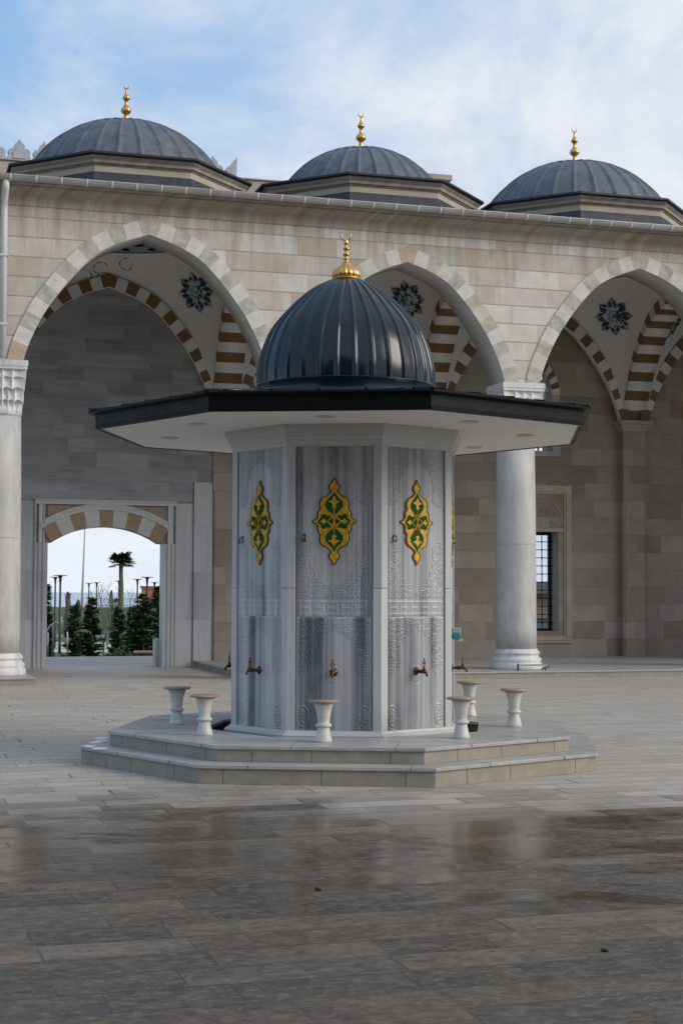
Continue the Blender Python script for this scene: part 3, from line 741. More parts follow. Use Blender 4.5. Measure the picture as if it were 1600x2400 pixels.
# upper arched window
uw=empty('upper_window',(0,0,0),0,parent=A)
mb=MB(); hcN=10
pts=[(.42*math.cos(PI/2*k/hcN),6.15+.60*math.sin(PI/2*k/hcN)) for k in range(hcN+1)]
for sg in (-1,1):
    for k in range(hcN):
        x0,z0=pts[k];x1,z1=pts[k+1]; mb.add([(WC+sg*x0,BACK-.03,z0),(WC+sg*x1,BACK-.03,z1),(WC+sg*.42,BACK-.03,6.76) if False else (WC+sg*x1,BACK-.03,6.77),(WC+sg*x0,BACK-.03,6.77)],[(0,1,2,3)],limeB)
    for k in range(8):
        a0,a1=PI/2*k/8,PI/2*(k+1)/8; m_=brownP if k%2==1 else whiteP
        q=[(WC+sg*(.42*math.cos(a)),BACK-.04,6.15+.60*math.sin(a)) for a in (a0,a1)]+[(WC+sg*(.61*math.cos(a)),BACK-.04,6.15+.82*math.sin(a)) for a in (a1,a0)]
        mb.add(q+[(x,BACK,z) for x,y,z in q],[(0,1,2,3),(0,1,5,4),(2,3,7,6)],m_)
    mb.box(WC+sg*.42 if sg>0 else WC-.61,WC+.61 if sg>0 else WC-.42,BACK-.04,BACK,4.72,6.15,limeP)
mb.box(WC-.42,WC+.42,BACK-.04,BACK,4.72,4.84,limeP); mb.build('window_frame',uw)
mb=MB()
for r_ in range(14):
    for k in range(7):
        x=WC-.42+.135*k+(.067 if r_%2 else 0); z=4.90+.14*r_
        P=[(x+.067*math.cos(PI/6+PI/3*j),z+.085*math.sin(PI/6+PI/3*j)) for j in range(6)]
        mb.tube([(a,BACK+.25,b_) for a,b_ in P+[P[0]]],.019,whiteP,4)
mb.build('lattice',uw)
# roof, drums, domes, finials
def octpts(Rc,c,cd,rot=PI/8,n=8): return [(c+Rc*math.cos(rot+2*PI*k/n),cd+Rc*math.sin(rot+2*PI*k/n)) for k in range(n)]
def oct_lathe(mb,prof,c,cd,m,cap=False,rot=PI/8):
    vs=[];fs=[]
    for r_,z in prof: vs+=[(x,y,z) for x,y in octpts(r_,c,cd,rot)]
    for j in range(len(prof)-1):
        for i in range(8): fs.append((j*8+i,j*8+(i+1)%8,(j+1)*8+(i+1)%8,(j+1)*8+i))
    if cap: fs.append(tuple(range(7,-1,-1))); fs.append(tuple((len(prof)-1)*8+i for i in range(8)))
    mb.add(vs,fs,m)
mb=MB()
for b in range(5):
    l,r_=CS[b],CS[b+1]; c=(l+r_)/2
    if b==0: l-=1.4
    if b==4: r_+=1.4
    oc=octpts(2.0,c,DC)
    rect=[(r_,.62) if False else None]
    corners=[]
    N=8; full=[]
    for x,y in oc:
        ax,ay=x-c,y-DC; tx=((r_-c) if ax>0 else (l-c))/ax if abs(ax)>1e-6 else 1e9; ty=((BACK+.55-DC) if ay>0 else (-.35-DC))/ay if abs(ay)>1e-6 else 1e9
        k=min(tx,ty); full.append((c+ax*k,DC+ay*k))
    Rc=[(r_,BACK+.55),(l,BACK+.55),(l,-.35),(r_,-.35)]
    for i in range(8):
        p,q=oc[i],oc[(i+1)%8]; P,Q=full[i],full[(i+1)%8]
        mid=((p[0]+q[0])/2-c,(p[1]+q[1])/2-DC)
        poly=[p,P]
        for cx,cy in Rc:
            if (abs(P[0]-Q[0])>1e-4 and abs(P[1]-Q[1])>1e-4) and ((abs(cx-P[0])<1e-4 and abs(cy-Q[1])<1e-4) or (abs(cy-P[1])<1e-4 and abs(cx-Q[0])<1e-4)):
                poly.append((cx,cy))
        poly+=[Q,q]
        mb.add([(x,y,TOPZ+.012) for x,y in poly],[tuple(range(len(poly)))],leadF)
mb.build('flat_roof',A)
def rib(nr,amp,wid):
    def f(a,z,r):
        x=(a*nr/(2*PI))%1.; x=min(x,1-x)*2*PI/nr*max(r,.05)
        return 1+amp*math.exp(-(x/wid)**2)/max(r,.12)
    return f
for b in (1,2,3):
    c=(CS[b]+CS[b+1])/2
    D=empty('dome_roof',(c,DC,0),0,parent=A)
    mb=MB(); oct_lathe(mb,[(2.34,8.76),(2.34,9.42)],0,0,limeD)
    mb.build('drum',D)
    mb=MB(); oct_lathe(mb,[(2.42,8.757),(2.375,9.25),(2.345,9.265)],0,0,leadF); mb.build('lead_flashing',D)
    mb=MB(); oct_lathe(mb,[(2.34,9.38),(2.365,9.39),(2.37,9.41),(2.41,9.42),(2.42,9.47),(2.47,9.52),(2.47,9.545),(2.34,9.545)],0,0,limeP); mb.build('drum_cornice',D)
    mb=MB(); oct_lathe(mb,[(2.3,9.546),(2.515,9.546),(2.535,9.565),(2.53,9.605),(2.1,9.68),(1.8,9.70)],0,0,leadE); mb.build('eave',D)
    rb_,ap_=((1.93,10.87),(1.68,10.75),(1.97,10.86))[b-1]; hh_=ap_-9.66; Rs=(rb_**2+hh_**2)/(2*hh_); cz=ap_-Rs; prof=[]
    for k in range(22):
        th=math.acos(min(1,(9.66-cz)/Rs))*(1-k/21); r_=Rs*math.sin(th); prof.append((max(r_,.03),cz+Rs*math.cos(th)))
    rf=rib(28,.062,.022)
    mb=MB(); mb.lathe(prof,leadM,28*12,rad=rf,a0=0)
    # horizontal laps
    for zl in (ap_-.17,):
        rl=math.sqrt(Rs**2-(zl-cz)**2); mb.lathe([(rl+.020,zl-.02),(rl+.034,zl-.005),(rl-.01,zl+.02)],leadM,96,cap=False)
    mb.build('dome',D,rz=-PI/2-AF*0+ (PI/28 if b==2 else 0))
    mb=MB(); F=[(.11,10.87),(.13,10.89),(.06,10.93),(.045,10.96),(.042,11.03),(.05,11.055),(.095,11.095),(.108,11.13),(.096,11.17),(.06,11.205),(.04,11.235),(.032,11.30),(.045,11.34),(.074,11.365),(.077,11.385),(.055,11.42),(.03,11.46),(.02,11.52),(.012,11.58)]
    mb.lathe([(r_,z) for r_,z in F],goldM,24)
    pts=[(0+.056*math.sin(a),0,11.635+.056*-math.cos(a)) for a in [(-2.35+4.7*k/18) for k in range(19)]]
    mb.tube(pts,[.003+.010*math.cos((k/18-.5)*PI)**.8 for k in range(19)],goldM,8)
    fo_=mb.build('finial',D,loc=(0,0,ap_-10.885))
# =========================================================== GATE PORTAL (marble wall in the gate bay)
G=empty('gate_portal',(0,YG,0),AF,label='grey marble gate wall with low striped arch opening to the garden',cat='gateway')
GD=5.15; cx=-3.60
gl,gr=-4.80,-2.39
mb=MB(); t0,t1=CS[1]+.28,-1.34; TOPG=TOPZ
# wall with segmental-arched opening
Rg=2.03; gz=.91; ha=math.asin(1.125/Rg)
arc=[(cx+Rg*math.sin(a),gz+Rg*math.cos(a)) for a in [-ha+2*ha*k/24 for k in range(25)]]
for d_ in (GD,GD+.38):
    mm=marbWall
    mb.add([(t0,d_,0),(gl,d_,0),(gl,d_,TOPG),(t0,d_,TOPG)],[(0,1,2,3)],mm); mb.add([(gr,d_,0),(t1,d_,0),(t1,d_,TOPG),(gr,d_,TOPG)],[(0,1,2,3)],mm)
    top=[(gl,2.60)]+arc+[(gr,2.60)]
    for k in range(len(top)-1):
        (x0,z0),(x1,z1)=top[k],top[k+1]
        mb.add([(x0,d_,z0),(x1,d_,z1),(x1,d_,TOPG),(x0,d_,TOPG)],[(0,1,2,3)],mm)
full=[(gl,0)]+[(gl,2.60)]+arc+[(gr,2.60),(gr,0)]
for k in range(len(full)-1):
    (x0,z0),(x1,z1)=full[k],full[k+1]; mb.add([(x0,GD,z0),(x1,GD,z1),(x1,GD+.38,z1),(x0,GD+.38,z0)],[(0,1,2,3)],marbJamb)
mb.add([(t1,GD,0),(t1,GD+.38,0),(t1,GD+.38,TOPG),(t1,GD,TOPG)],[(0,1,2,3)],marbWall)
mb.add([(t0,GD,0),(t0,GD+.38,0),(t0,GD+.38,TOPG),(t0,GD,TOPG)],[(0,1,2,3)],marbWall)
mb.build('wall',G,fix=False)
mb=MB()
for k in range(9):
    a0=-ha+2*ha*k/9; a1=-ha+2*ha*(k+1)/9; m_=brownS if k%2==0 else marbCorn; pr=-.055 if k%2==0 else -.055
    n=5; ins=[(cx+Rg*math.sin(a0+(a1-a0)*j/n),gz+Rg*math.cos(a0+(a1-a0)*j/n)) for j in range(n+1)]
    out=[(cx+(Rg+.35)*math.sin(a0+(a1-a0)*j/n),gz+(Rg+.35)*math.cos(a0+(a1-a0)*j/n)) for j in range(n,-1,-1)]
    mb.prism(ins+out,GD-.055,GD+.03,m_)
mb.build('arch_voussoirs',G)
# jamb faces and mouldings
mb=MB()
mb.box(-5.07,gl-.0,GD-.03,GD,0,2.60,marbJamb)
for x in (-5.07,-4.99,-4.90): mb.box(x,x+.03,GD-.05,GD-.028,0,3.46,marbJamb)
mb.build('jamb',G); mb=MB(); mb.box(gr,-2.10,GD-.03,GD,0,2.60,marbJamb)
for x in (-2.13,-2.21,-2.30): mb.box(x,x+.03,GD-.05,GD-.028,0,3.46,marbJamb)
mb.build('jamb',G)
mb=MB()
mb.box(-4.99,-4.915,GD-.045,GD,2.6,3.40,marbLight); mb.box(-2.285,-2.21,GD-.045,GD,2.6,3.40,marbLight)
mb.box(-5.07,-2.10,GD-.06,GD,3.40,3.47,marbCorn)
mb.box(-5.07,-2.10,GD-.075,GD,3.47,3.50,marbCorn)
# hood mould
for (ra,rb_,pr) in ((.352,.42,-.07),(.42,.49,-.05)):
    n=24; hb=ha*1.0
    A1=[(cx+(Rg+ra)*math.sin(-hb+2*hb*k/n),gz+(Rg+ra)*math.cos(-hb+2*hb*k/n)) for k in range(n+1)]
    A2=[(cx+(Rg+rb_)*math.sin(-hb+2*hb*k/n),gz+(Rg+rb_)*math.cos(-hb+2*hb*k/n)) for k in range(n,-1,-1)]
    for k in range(n):
        q=[A1[k],A1[k+1],A2[n-k-1],A2[n-k]]; mb.prism(q,GD+pr,GD,marbCorn)
mb.build('frame',G)
for sg in (-1,1):
    mb=MB(); P=[]
    xo=cx+sg*1.205
    P.append((xo,3.37)); 
    xs=[xo-sg*(1.205-.42)*k/8 for k in range(9)]
    lower=[(x,max(gz+math.sqrt((Rg+.50)**2-(x-cx)**2),0)) for x in xs]
    lower=[(x,min(z,3.365)) for x,z in lower]
    P=[(xo,3.37)]+lower+[(xs[-1],3.37)]
    mb.prism(P,GD-.035,GD,brownS); mb.build('spandrel_panel',G)
mb=MB(); mb.prism([(-1.74,0),(-1.36,0),(-1.36,3.92),(-1.74,3.92)],GD-.05,GD,marbJamb)
mb.box(-1.359,-1.341,GD-.03,GD,0,3.92,marbJamb)
pass
mb.build('right_pier',G,label='smooth grey marble pier strip right of the opening')
mb=MB(); mb.box(-5.83,-5.452,GD-.05,GD,0,3.92,marbJamb); mb.build('left_pier',G)
mb=MB(); mb.box(-5.45,-5.071,GD-.014,GD,0,3.46,marbJamb); mb.build('facing_slab',G)
mb=MB(); mb.box(-2.099,-1.761,GD-.014,GD,0,3.46,marbJamb); mb.build('facing_slab',G)
mb=MB(); mb.box(-5.45,-1.761,GD-.016,GD,3.505,3.90,marbBand); mb.build('lintel_band',G)
mb=MB(); mb.box(-2.47,-2.38,GD+.38,GD+.7,0,.58,marbLight,None); mb.build('guard_stone',G)
# =========================================================== UPPER MOSQUE WALL with merlons
U=empty('upper_wall',FW(0,5.4,8.77),AF,label='plain beige wall rising behind the domes, edged with palmette merlons',cat='wall')
mb=MB(); mb.box(-20,4.0,.45,1.1,0,1.97,limeD); mb.build('wall_body',U)
mb=MB(); mb.box(-20,4.02,.41,1.1,1.97,2.0,limeP); mb.build('coping',U)
mb=MB(); mb.box(3.3,4.12,.40,1.1,1.97,2.19,limeP); mb.box(3.25,4.2,.30,1.2,2.19,2.28,limeP); mb.box(3.2,4.32,.24,1.2,2.28,2.40,limeP); mb.build('pier_cap',U)
mer=[(-.235,0),(-.255,.06),(-.21,.13),(-.235,.15),(-.24,.20),(-.19,.255),(-.12,.265),(-.125,.30),(-.09,.36),(-.04,.40),(0,.47)]
mer=mer+[(-x,z) for x,z in reversed(mer[:-1])]
mm=marble('weathered grey merlon stone','v',freq=4,stretch=2,lo=(.30,.31,.34),hi=(.52,.53,.55))
mb=MB(); mb.prism(mer,0,.16,mm); inner=[(x*.6,.04+z*.62) for x,z in mer]; mb.prism(inner,-.02,0,mm)
m0=mb.build('merlon',U,loc=(-1.22,.5,2.0),bevel=.008)
for k in range(1,22):
    c_=m0.copy(); COL.objects.link(c_); c_.location=(-1.22-.525*k,.5,2.0)
mb=MB(); mb.prism([p for p in mer if p[0]<=0]+[(0,0)],0,.16,mm); mb.build('merlon',U,loc=(-.70+.02,.5,2.0))
# =========================================================== unseen hall added behind the viewer so the dome reflects something dark
HL=empty('prayer_hall',(-4,-24,0),AF*.0,label='tall stone prayer hall closing the courtyard behind the viewer',cat='building')
hm=simple('shaded hall stone',(.15,.13,.11),.8,var=.15,sc=.5)  # stone toned dark to blacken the dome's reflection
mb=MB(); mb.box(-22,22,-14,0,0,15,hm); mb.box(-14,14,-16,-2,15,20,hm); mb.build('wall',HL)  # walls of the added reflection hall
mb=MB()
for k in range(9): mb.prism([(-20+4.8*k-1.5,0),(-20+4.8*k+1.5,0),(-20+4.8*k+1.5,7),(-20+4.8*k,9),(-20+4.8*k-1.5,7)],.0,.05,simple('dark hall opening',(.03,.028,.025),.6))  # shade of the openings painted as flat dark panels
mb.build('arched_openings',HL)
mb=MB(); mb.lathe([(9*math.cos(a),20+8*math.sin(a)) for a in [PI/2*k/12 for k in range(12)]],leadM,48,c=(0,-9)); mb.build('roof_dome',HL)
# =========================================================== FOUNTAIN
TH0=-.1018; FC0=(.04,15.2)
F=empty('ablution_fountain',(FC0[0],FC0[1],0),TH0,label='octagonal grey marble ablution fountain with wide black canopy and glossy navy dome',cat='fountain')
def ocF(mb,prof,m,cap=False): oct_lathe(mb,prof,0,0,m,cap,rot=PI/8)
def oct_ring(mb,R1,R0,z0,z1,m): ocF(mb,[(R0,z0),(R1,z0),(R1,z1),(R0,z1),(R0,z0)],m)
# steps; risers jointed
def step(nm,Ro,Ri,z0,z1):
    mb=MB(); oct_ring(mb,Ro,Ri,z0,z1-.030,stepR)
    s=mb.build(nm,F,bevel=.003)
    mb=MB(); oct_ring(mb,Ro+.022,Ri-.02,z1-.030,z1,slabM); t=mb.build('tread_slabs',s,bevel=.004)
    # joints as narrow dark grooves in riser and tread
    jm=simple('dark mortar joint',(.10,.085,.07),.9)
    mb=MB(); ap=Ro*math.cos(PI/8); side=2*Ro*math.sin(PI/8); rr=random.Random(int(Ro*100))
    for k in range(8):
        M=Matrix.Rotation(k*PI/4,4,'Z'); n=3
        for j in range(n):
            x=-side/2+side*(j+.5+rr.uniform(-.22,.22))/n; mb.box(x-.0022,x+.0022,-ap-.0012,-ap+.01,z0,z1-.030,jm,M)
        for j in range(2):
            x=-side/2+side*(j+.6+rr.uniform(-.2,.2))/2; mb.box(x-.002,x+.002,-ap-.0235,-ap+.5,z1-.0303,z1+.0006,jm,M)
    mb.build('joints',s)
    return s
step('lower_step',2.556,2.1,0,.160)
step('upper_step',2.294,1.42,.160,.297)
mb=MB(); ocF(mb,[(1.42,.28),(1.42,.02),(1.0,.02)],simple('dark wet trough stone',(.06,.055,.05),.35,var=.3,sc=5)); mb.build('drain_trough',F)
# body
RB=1.138; AP=RB*math.cos(PI/8); SD=2*RB*math.sin(PI/8); PW=.078
mb=MB(); ocF(mb,[(RB-.03,.05),(RB-.03,3.12)],marbLight); mb.build('body_core',F)
mb=MB(); ocF(mb,[(1.05,.272),(1.205,.272),(1.205,.292),(1.19,.305),(1.165,.31),(1.15,.335),(1.1,.335)],marbCorn); mb.build('plinth',F,bevel=.002)
mb=MB(); ocF(mb,[(1.10,2.935),(RB+.004,2.935),(RB+.006,2.965),(RB+.016,2.975),(RB+.02,3.005),(RB+.038,3.025),(RB+.04,3.045),(RB+.05,3.05),(RB+.052,3.075),(RB+.072,3.085),(RB+.074,3.135),(1.0,3.135)],marbCorn); mb.build('cornice',F)
for k in range(8):   # corner pilasters: two faces folded round the corner, two lengths of stone
    for (z0,z1,nm) in ((.333,1.628,'corner_pilaster'),(1.632,2.936,'corner_pilaster')):
        a=-PI/2-PI/8+k*PI/4; C=(RB*math.cos(a),RB*math.sin(a))
        def pt(s_,off):   # s_ along, sign selects face
            kk=k if s_>=0 else k-1; th=kk*PI/4; ux,uy=math.cos(th),math.sin(th)
            base=(-SD/2 + s_) if s_>=0 else (SD/2+s_)
            return (ux*base-(-(AP-off))*uy*1.0 if False else ux*base+uy*(AP-off), uy*base-ux*(AP-off))
        P=[pt(-PW,0),C,pt(PW,0),pt(PW,.03),(C[0]*.95,C[1]*.95),pt(-PW,.03)]
        vs=[(x,y,z0) for x,y in P]+[(x,y,z1) for x,y in P]; n=6
        mb=MB(); mb.add(vs,[(i,(i+1)%n,n+(i+1)%n,n+i) for i in range(n)]+[tuple(range(n)),tuple(range(2*n-1,n-1,-1))],marbLight)
        mb.build(nm,F,bevel=.004)
# carved panel as one displaced grid shared by the eight faces
def panel_mesh():
    hw=SD/2-PW-.004; z0,z1=.337,2.934; NU=151; NZ=int((z1-z0)/.0052)
    u=np.linspace(-hw,hw,NU); z=np.linspace(z0,z1,NZ); Ug,Zg=np.meshgrid(u,z)
    dep=np.array([0,.08,.095,.12,.135,.15,.175,.19,.215,.25,.27,.35,.42,.47,.50,.53,.545,9]); hwf=np.array([0,0,.03,.05,.095,.115,.13,.17,.175,.19,.215,.222,.212,.218,.235,.27,9,9])
    def arch(d): return np.interp(d,dep,hwf)
    top=2.925; mb_=1.53; mt=1.37
    au=np.abs(Ug); mask=np.zeros_like(Ug); edge=np.full_like(Ug,9.)
    for (d) in (top-Zg, Zg-(mb_+.01), (mt-.01)-Zg):
        inside=(d>=0.005)&(d<.55); a=arch(d); a=a-.014*np.abs(np.sin(d*38+au*12))*(a>.01)*(a<1); f=np.where(inside,au-a,-9.); 
        rim=np.minimum(f,.32-au+.02); rim=np.minimum(rim,d)
        mask=np.maximum(mask,np.clip(rim/.006,0,1)*(rim>0)); edge=np.minimum(edge,np.where(inside,np.abs(f),9.))
    # corner lobes at the foot
    ef=1-np.sqrt(((au-.285)/.055)**2+((Zg-.46)/.095)**2); mask=np.maximum(mask,np.clip(ef/.08,0,1)); edge=np.minimum(edge,np.where(np.abs(ef)<.3,np.abs(ef)*.055,9))
    # arabesque: mirrored lattice of spirals
    cs=.060; X=au+.008*np.sin(Zg*61); gx_=np.floor(X/cs); gz_=np.floor(Zg/cs)
    def hsh(a,b): 
        v=np.sin(a*12.9898+b*78.233)*43758.5453; return v-np.floor(v)
    best=np.full_like(Ug,9.); pat=np.zeros_like(Ug)
    for i in (-1,0,1):
        for j in (-1,0,1):
            a=gx_+i;b=gz_+j; cx_=(a+.5+.5*(hsh(a,b)-.5))*cs; cz_=(b+.5+.5*(hsh(b+7,a+3)-.5))*cs
            dx,dz=X-cx_,Zg-cz_; r=np.hypot(dx,dz); ph=np.arctan2(dz,dx); hand=np.where((a+b)%2==0,1.,-1.)
            sp=np.sin(ph*2*hand+r*290.+hsh(a,b)*6.3); lf=np.cos(ph*5+hand*1.2)*np.exp(-(r/.03)**2)
            cur=sp*.75+lf*.6; sel=r<best; pat=np.where(sel,cur,pat); best=np.where(sel,r,best)
    H=mask*(.002+.0044*np.clip(pat,-.9,1))
    H+=.0045*np.exp(-(edge/.004)**2)
    H-= .003*np.exp(-((edge-.010)/.004)**2)*(edge<1)
    # meander band
    band=((Zg>mt+.006)&(Zg<mb_-.006))
    H+=np.where(band,-.002,0); uu=(Ug+10)%.128-.064; zz_=Zg-(mt+mb_)/2
    key=((np.abs(np.abs(zz_)-.055)<.010)|((np.abs(zz_)<.012)&(np.abs(uu)>.018))|((np.abs(np.abs(uu)-.018)<.007)&(np.abs(zz_)<.050)))
    H+=np.where(band&key,.0035,0)
    for zl in (mt,mb_): H-=.005*np.exp(-((Zg-zl)/.004)**2)
    # thin vertical fillets between the carved lobes
    fil=np.exp(-((au-.262)/.004)**2)+np.exp(-((au-.285)/.004)**2)
    H+=.0025*fil*(1-mask)*((Zg>.6)&(Zg<mt-.5)|(Zg>2.0)&(Zg<2.5))
    H-=.004*np.exp(-((np.hypot(Ug,Zg-.845)-.088)/.0035)**2)
    H-=.006*(au>hw-.006)
    vs=np.stack([Ug,-(H),Zg],-1).reshape(-1,3)
    idx=np.arange(NU*NZ).reshape(NZ,NU); fs=np.stack([idx[:-1,:-1],idx[:-1,1:],idx[1:,1:],idx[1:,:-1]],-1).reshape(-1,4)
    me=bpy.data.meshes.new('carved_panel'); me.from_pydata(vs.tolist(),[],fs.tolist()); me.materials.append(marbPanel)
    me.polygons.foreach_set('use_smooth',[True]*len(me.polygons)); me.update(); return me
pm=panel_mesh()
def face_empty_loc(k,off=0,x=0,z=0):
    th=k*PI/4; return (math.cos(th)*x+math.sin(th)*(AP-off), math.sin(th)*x-math.cos(th)*(AP-off), z)
for k in range(8):
    o=bpy.data.objects.new('carved_panel',pm); COL.objects.link(o); o.parent=F; o.location=face_empty_loc(k,.014); o.rotation_euler.z=k*PI/4
# medallion
med=[(0,804),(22,796),(40,765),(44,737),(62,712),(92,690),(107,660),(108,632),(96,600),(66,567),(72,545),(96,518),(130,490),(165,470),(223,447),(258,410),(280,360),(284,312),(276,270),(268,232),(292,212),(312,177),(320,140),(314,92),(330,66),(350,44),(372,34),(398,30),(412,18),(412,0)]
med=[(x/2015,z/2015) for x,z in med]
def sym4(q): 
    r=q+[(x,-z) for x,z in reversed(q[:-1])]; return r+[(-x,z) for x,z in reversed(r[1:-1])]
def inset(poly,dn):
    n=len(poly); out=[]
    for i in range(n):
        a=poly[i-1];b=poly[(i+1)%n]; dx,dz=b[0]-a[0],b[1]-a[1]; l=math.hypot(dx,dz); out.append((poly[i][0]-dz/l*dn*-1*-1 if False else poly[i][0]+dz/l*-dn*-1*-1,poly[i][1]+dx/l*dn*1*1) if False else (poly[i][0]-(-dz/l)*dn*-1*-1, poly[i][1]))
    # simple radial-normal inset
    out=[]
    for i in range(n):
        a=poly[i-1];b=poly[(i+1)%n]; dx,dz=b[0]-a[0],b[1]-a[1]; l=math.hypot(dx,dz); nx,nz=-dz/l,dx/l
        if nx*poly[i][0]+nz*poly[i][1]>0: nx,nz=-nx,-nz
        out.append((poly[i][0]+nx*dn,poly[i][1]+nz*dn))
    return out
full_med=sym4(med)
Z0=2.243
def build_med(k):
    M=empty('gilt_medallion',face_empty_loc(k,.010,0,Z0),k*PI/4,parent=F)
    prof=med+[(x,-z) for x,z in reversed(med[:-1])]     # right-hand profile, top to bottom
    def insp(dn):
        out=[]; n=len(prof)
        for i in range(n):
            a=prof[max(i-1,0)]; b=prof[min(i+1,n-1)]; dx,dz=b[0]-a[0],b[1]-a[1]; l=math.hypot(dx,dz)
            if i in (0,n-1): out.append((0,prof[i][1]-math.copysign(dn*1.3,prof[i][1])))
            else: out.append((max(.0015,prof[i][0]+dz/l*dn),prof[i][1]-dx/l*dn*.5))
        for k in range(1,n):
            if out[k][1]>out[k-1][1]: out[k]=(out[k][0],out[k-1][1]-1e-4)
        return out
    def strip(mb,P,y,m):
        vs=[(-x,y,z) for x,z in P]+[(x,y,z) for x,z in P]; n=len(P)
        mb.add(vs,[(i,n+i,n+i+1,i+1) for i in range(n-1)],m)
    def band_(mb,P,y0,Q,y1,m,sm=False):
        for sg in (-1,1):
            vs=[(sg*x,y0,z) for x,z in P]+[(sg*x,y1,z) for x,z in Q]; n=len(P)
            mb.add(vs,[(i,i+1,n+i+1,n+i) for i in range(n-1)],m,sm)
    mb=MB(); strip(mb,prof,-.004,greenD); band_(mb,prof,.006,prof,-.004,greenD); mb.build('outline',M)
    mb=MB(); A1,A2,A3=insp(.0105),insp(.017),insp(.026)
    band_(mb,A1,-.0035,A2,-.013,goldP); band_(mb,A2,-.013,A3,-.0095,goldP); strip(mb,A3,-.0095,goldP)
    mb.build('gold_border',M)
    mb=MB(); s=1/2015
    def P(pts,mirx=False,mirz=False,y=-.0125,m=greenP,mb=mb):
        q=[((-x if mirx else x)*s,(-z if mirz else z)*s) for x,z in pts]; mb.prism(q,y,-.010,m)
    tear=[(0,555),(30,505),(75,450),(120,405),(150,365),(166,320),(163,285),(145,245),(112,205),(72,172),(46,150),(24,120),(0,95)]
    tear=tear+[(-x,z) for x,z in reversed(tear[1:-1])]
    side=[(62,100),(80,118),(110,108),(140,112),(168,132),(200,138),(232,124),(246,100),(240,76),(262,58),(285,30),(303,0)]
    side=side+[(x,-z) for x,z in reversed(side[:-1])]+[(100,-40),(112,0),(100,40)]
    dia=[(18,85),(50,45),(108,0),(50,-45),(18,-85)]
    for mz in (0,1): P(tear,False,mz)
    for mx in (0,1): P(side,mx); P(dia,mx,y=-.0130)
    mb.build('green_field',M)
    mb=MB()
    def T(pts,r=.0045,mx=False,mz=False):
        mb.tube([((-x if mx else x)*s,-.0145,(-z if mz else z)*s) for x,z in pts],r,goldP,6)
    T([(0,250),(0,0),(0,-250)],.005)
    for mx in (0,1):
        for mz in (0,1):
            T([(20,150),(35,110),(70,60),(120,15),(150,0)],.004,mx,mz); T([(8,20),(25,80),(45,125),(80,160)],.005,mx,mz)
    fl=[(0,478),(22,430),(45,405),(60,378),(95,385),(104,365),(92,345),(62,345),(36,330),(22,300),(38,285),(42,262),(22,245),(0,240)]
    fl=fl+[(-x,z) for x,z in reversed(fl[1:-1])]
    for mz in (0,1): mb.prism([(x*s,(-z if mz else z)*s) for x,z in fl],-.0175,-.013,goldP)
    lf=[(270,0),(225,18),(205,50),(180,52),(172,25),(145,18),(130,0)]
    lf=lf+[(x,-z) for x,z in reversed(lf[1:-1])]
    for mx in (0,1): mb.prism([((-x if mx else x)*s,z*s) for x,z in lf],-.0175,-.013,goldP)
    mb.build('gold_flowers',M)
    return M
M0=build_med(0)
for k in range(1,8):
    c_=copy_tree(M0,F); c_.location=face_empty_loc(k,.010,0,Z0); c_.rotation_euler.z=k*PI/4
# tap
def build_tap():
    T=empty('brass_tap',(0,0,0),0,parent=F)
    mb=MB(); Mx=Matrix.Rotation(PI/2,4,'X')
    mb.lathe([(.036,-.002),(.038,.004),(.032,.012),(.018,.018),(.013,.024),(.013,.05),(.018,.056),(.020,.075),(.015,.085),(.013,.105),(.019,.112),(.019,.128),(.008,.135)],brass,20,M=Mx)
    mb.tube([(0,-.118,0),(0,-.135,-.002),(0,-.148,-.016),(0,-.150,-.04)],[.010,.010,.011,.012],brass,10)
    mb.build('spout',T)
    mb=MB(); mb.lathe([(.012,.0),(.013,.02),(.018,.026),(.012,.034),(.008,.045),(.008,.055)],brass,14,M=Matrix.Translation((0,-.112,0)))
    mb.tube([(0,-.112,.055),(-.016,-.112,.068),(-.018,-.112,.082),(-.006,-.112,.098),(0,-.112,.112)],.0035,brass,6); mb.tube([(0,-.112,.055),(.016,-.112,.068),(.018,-.112,.082),(.006,-.112,.098),(0,-.112,.112)],.0035,brass,6)
    mb.sphere((0,-.112,.080),.009,brass,8,6); mb.sphere((0,-.112,.117),.006,brass,8,6,(1,1,1.6))
    mb.tube([(-.028,-.112,.012),(.028,-.112,.012)],.0055,brass,6)
    mb.build('tap_handle',T)
    return T
def build_hook():
    mb=MB(); mb.box(-.013,.013,-.006,.004,-.035,.035,chrome); mb.tube([(0,-.004,.02),(0,-.03,.018),(0,-.045,0),(-.004,-.045,-.02),(-.008,-.032,-.034),(-.010,-.022,-.026)],.006,chrome,8)
    mb.tube([(-.016,-.004,.0),(-.026,-.02,-.005),(-.026,-.03,-.03),(-.016,-.026,-.04)],.004,chrome,6)
    return mb.build('coat_hook',F)
T0=build_tap(); H0=build_hook()
for k in range(8):
    t_=T0 if k==0 else copy_tree(T0,F); t_.location=face_empty_loc(k,.016,0.0,.865); t_.rotation_euler.z=k*PI/4
    h_=H0 if k==0 else H0.copy()
    if k: COL.objects.link(h_)
    h_.location=face_empty_loc(k,.013,-.275,2.095); h_.rotation_euler.z=k*PI/4
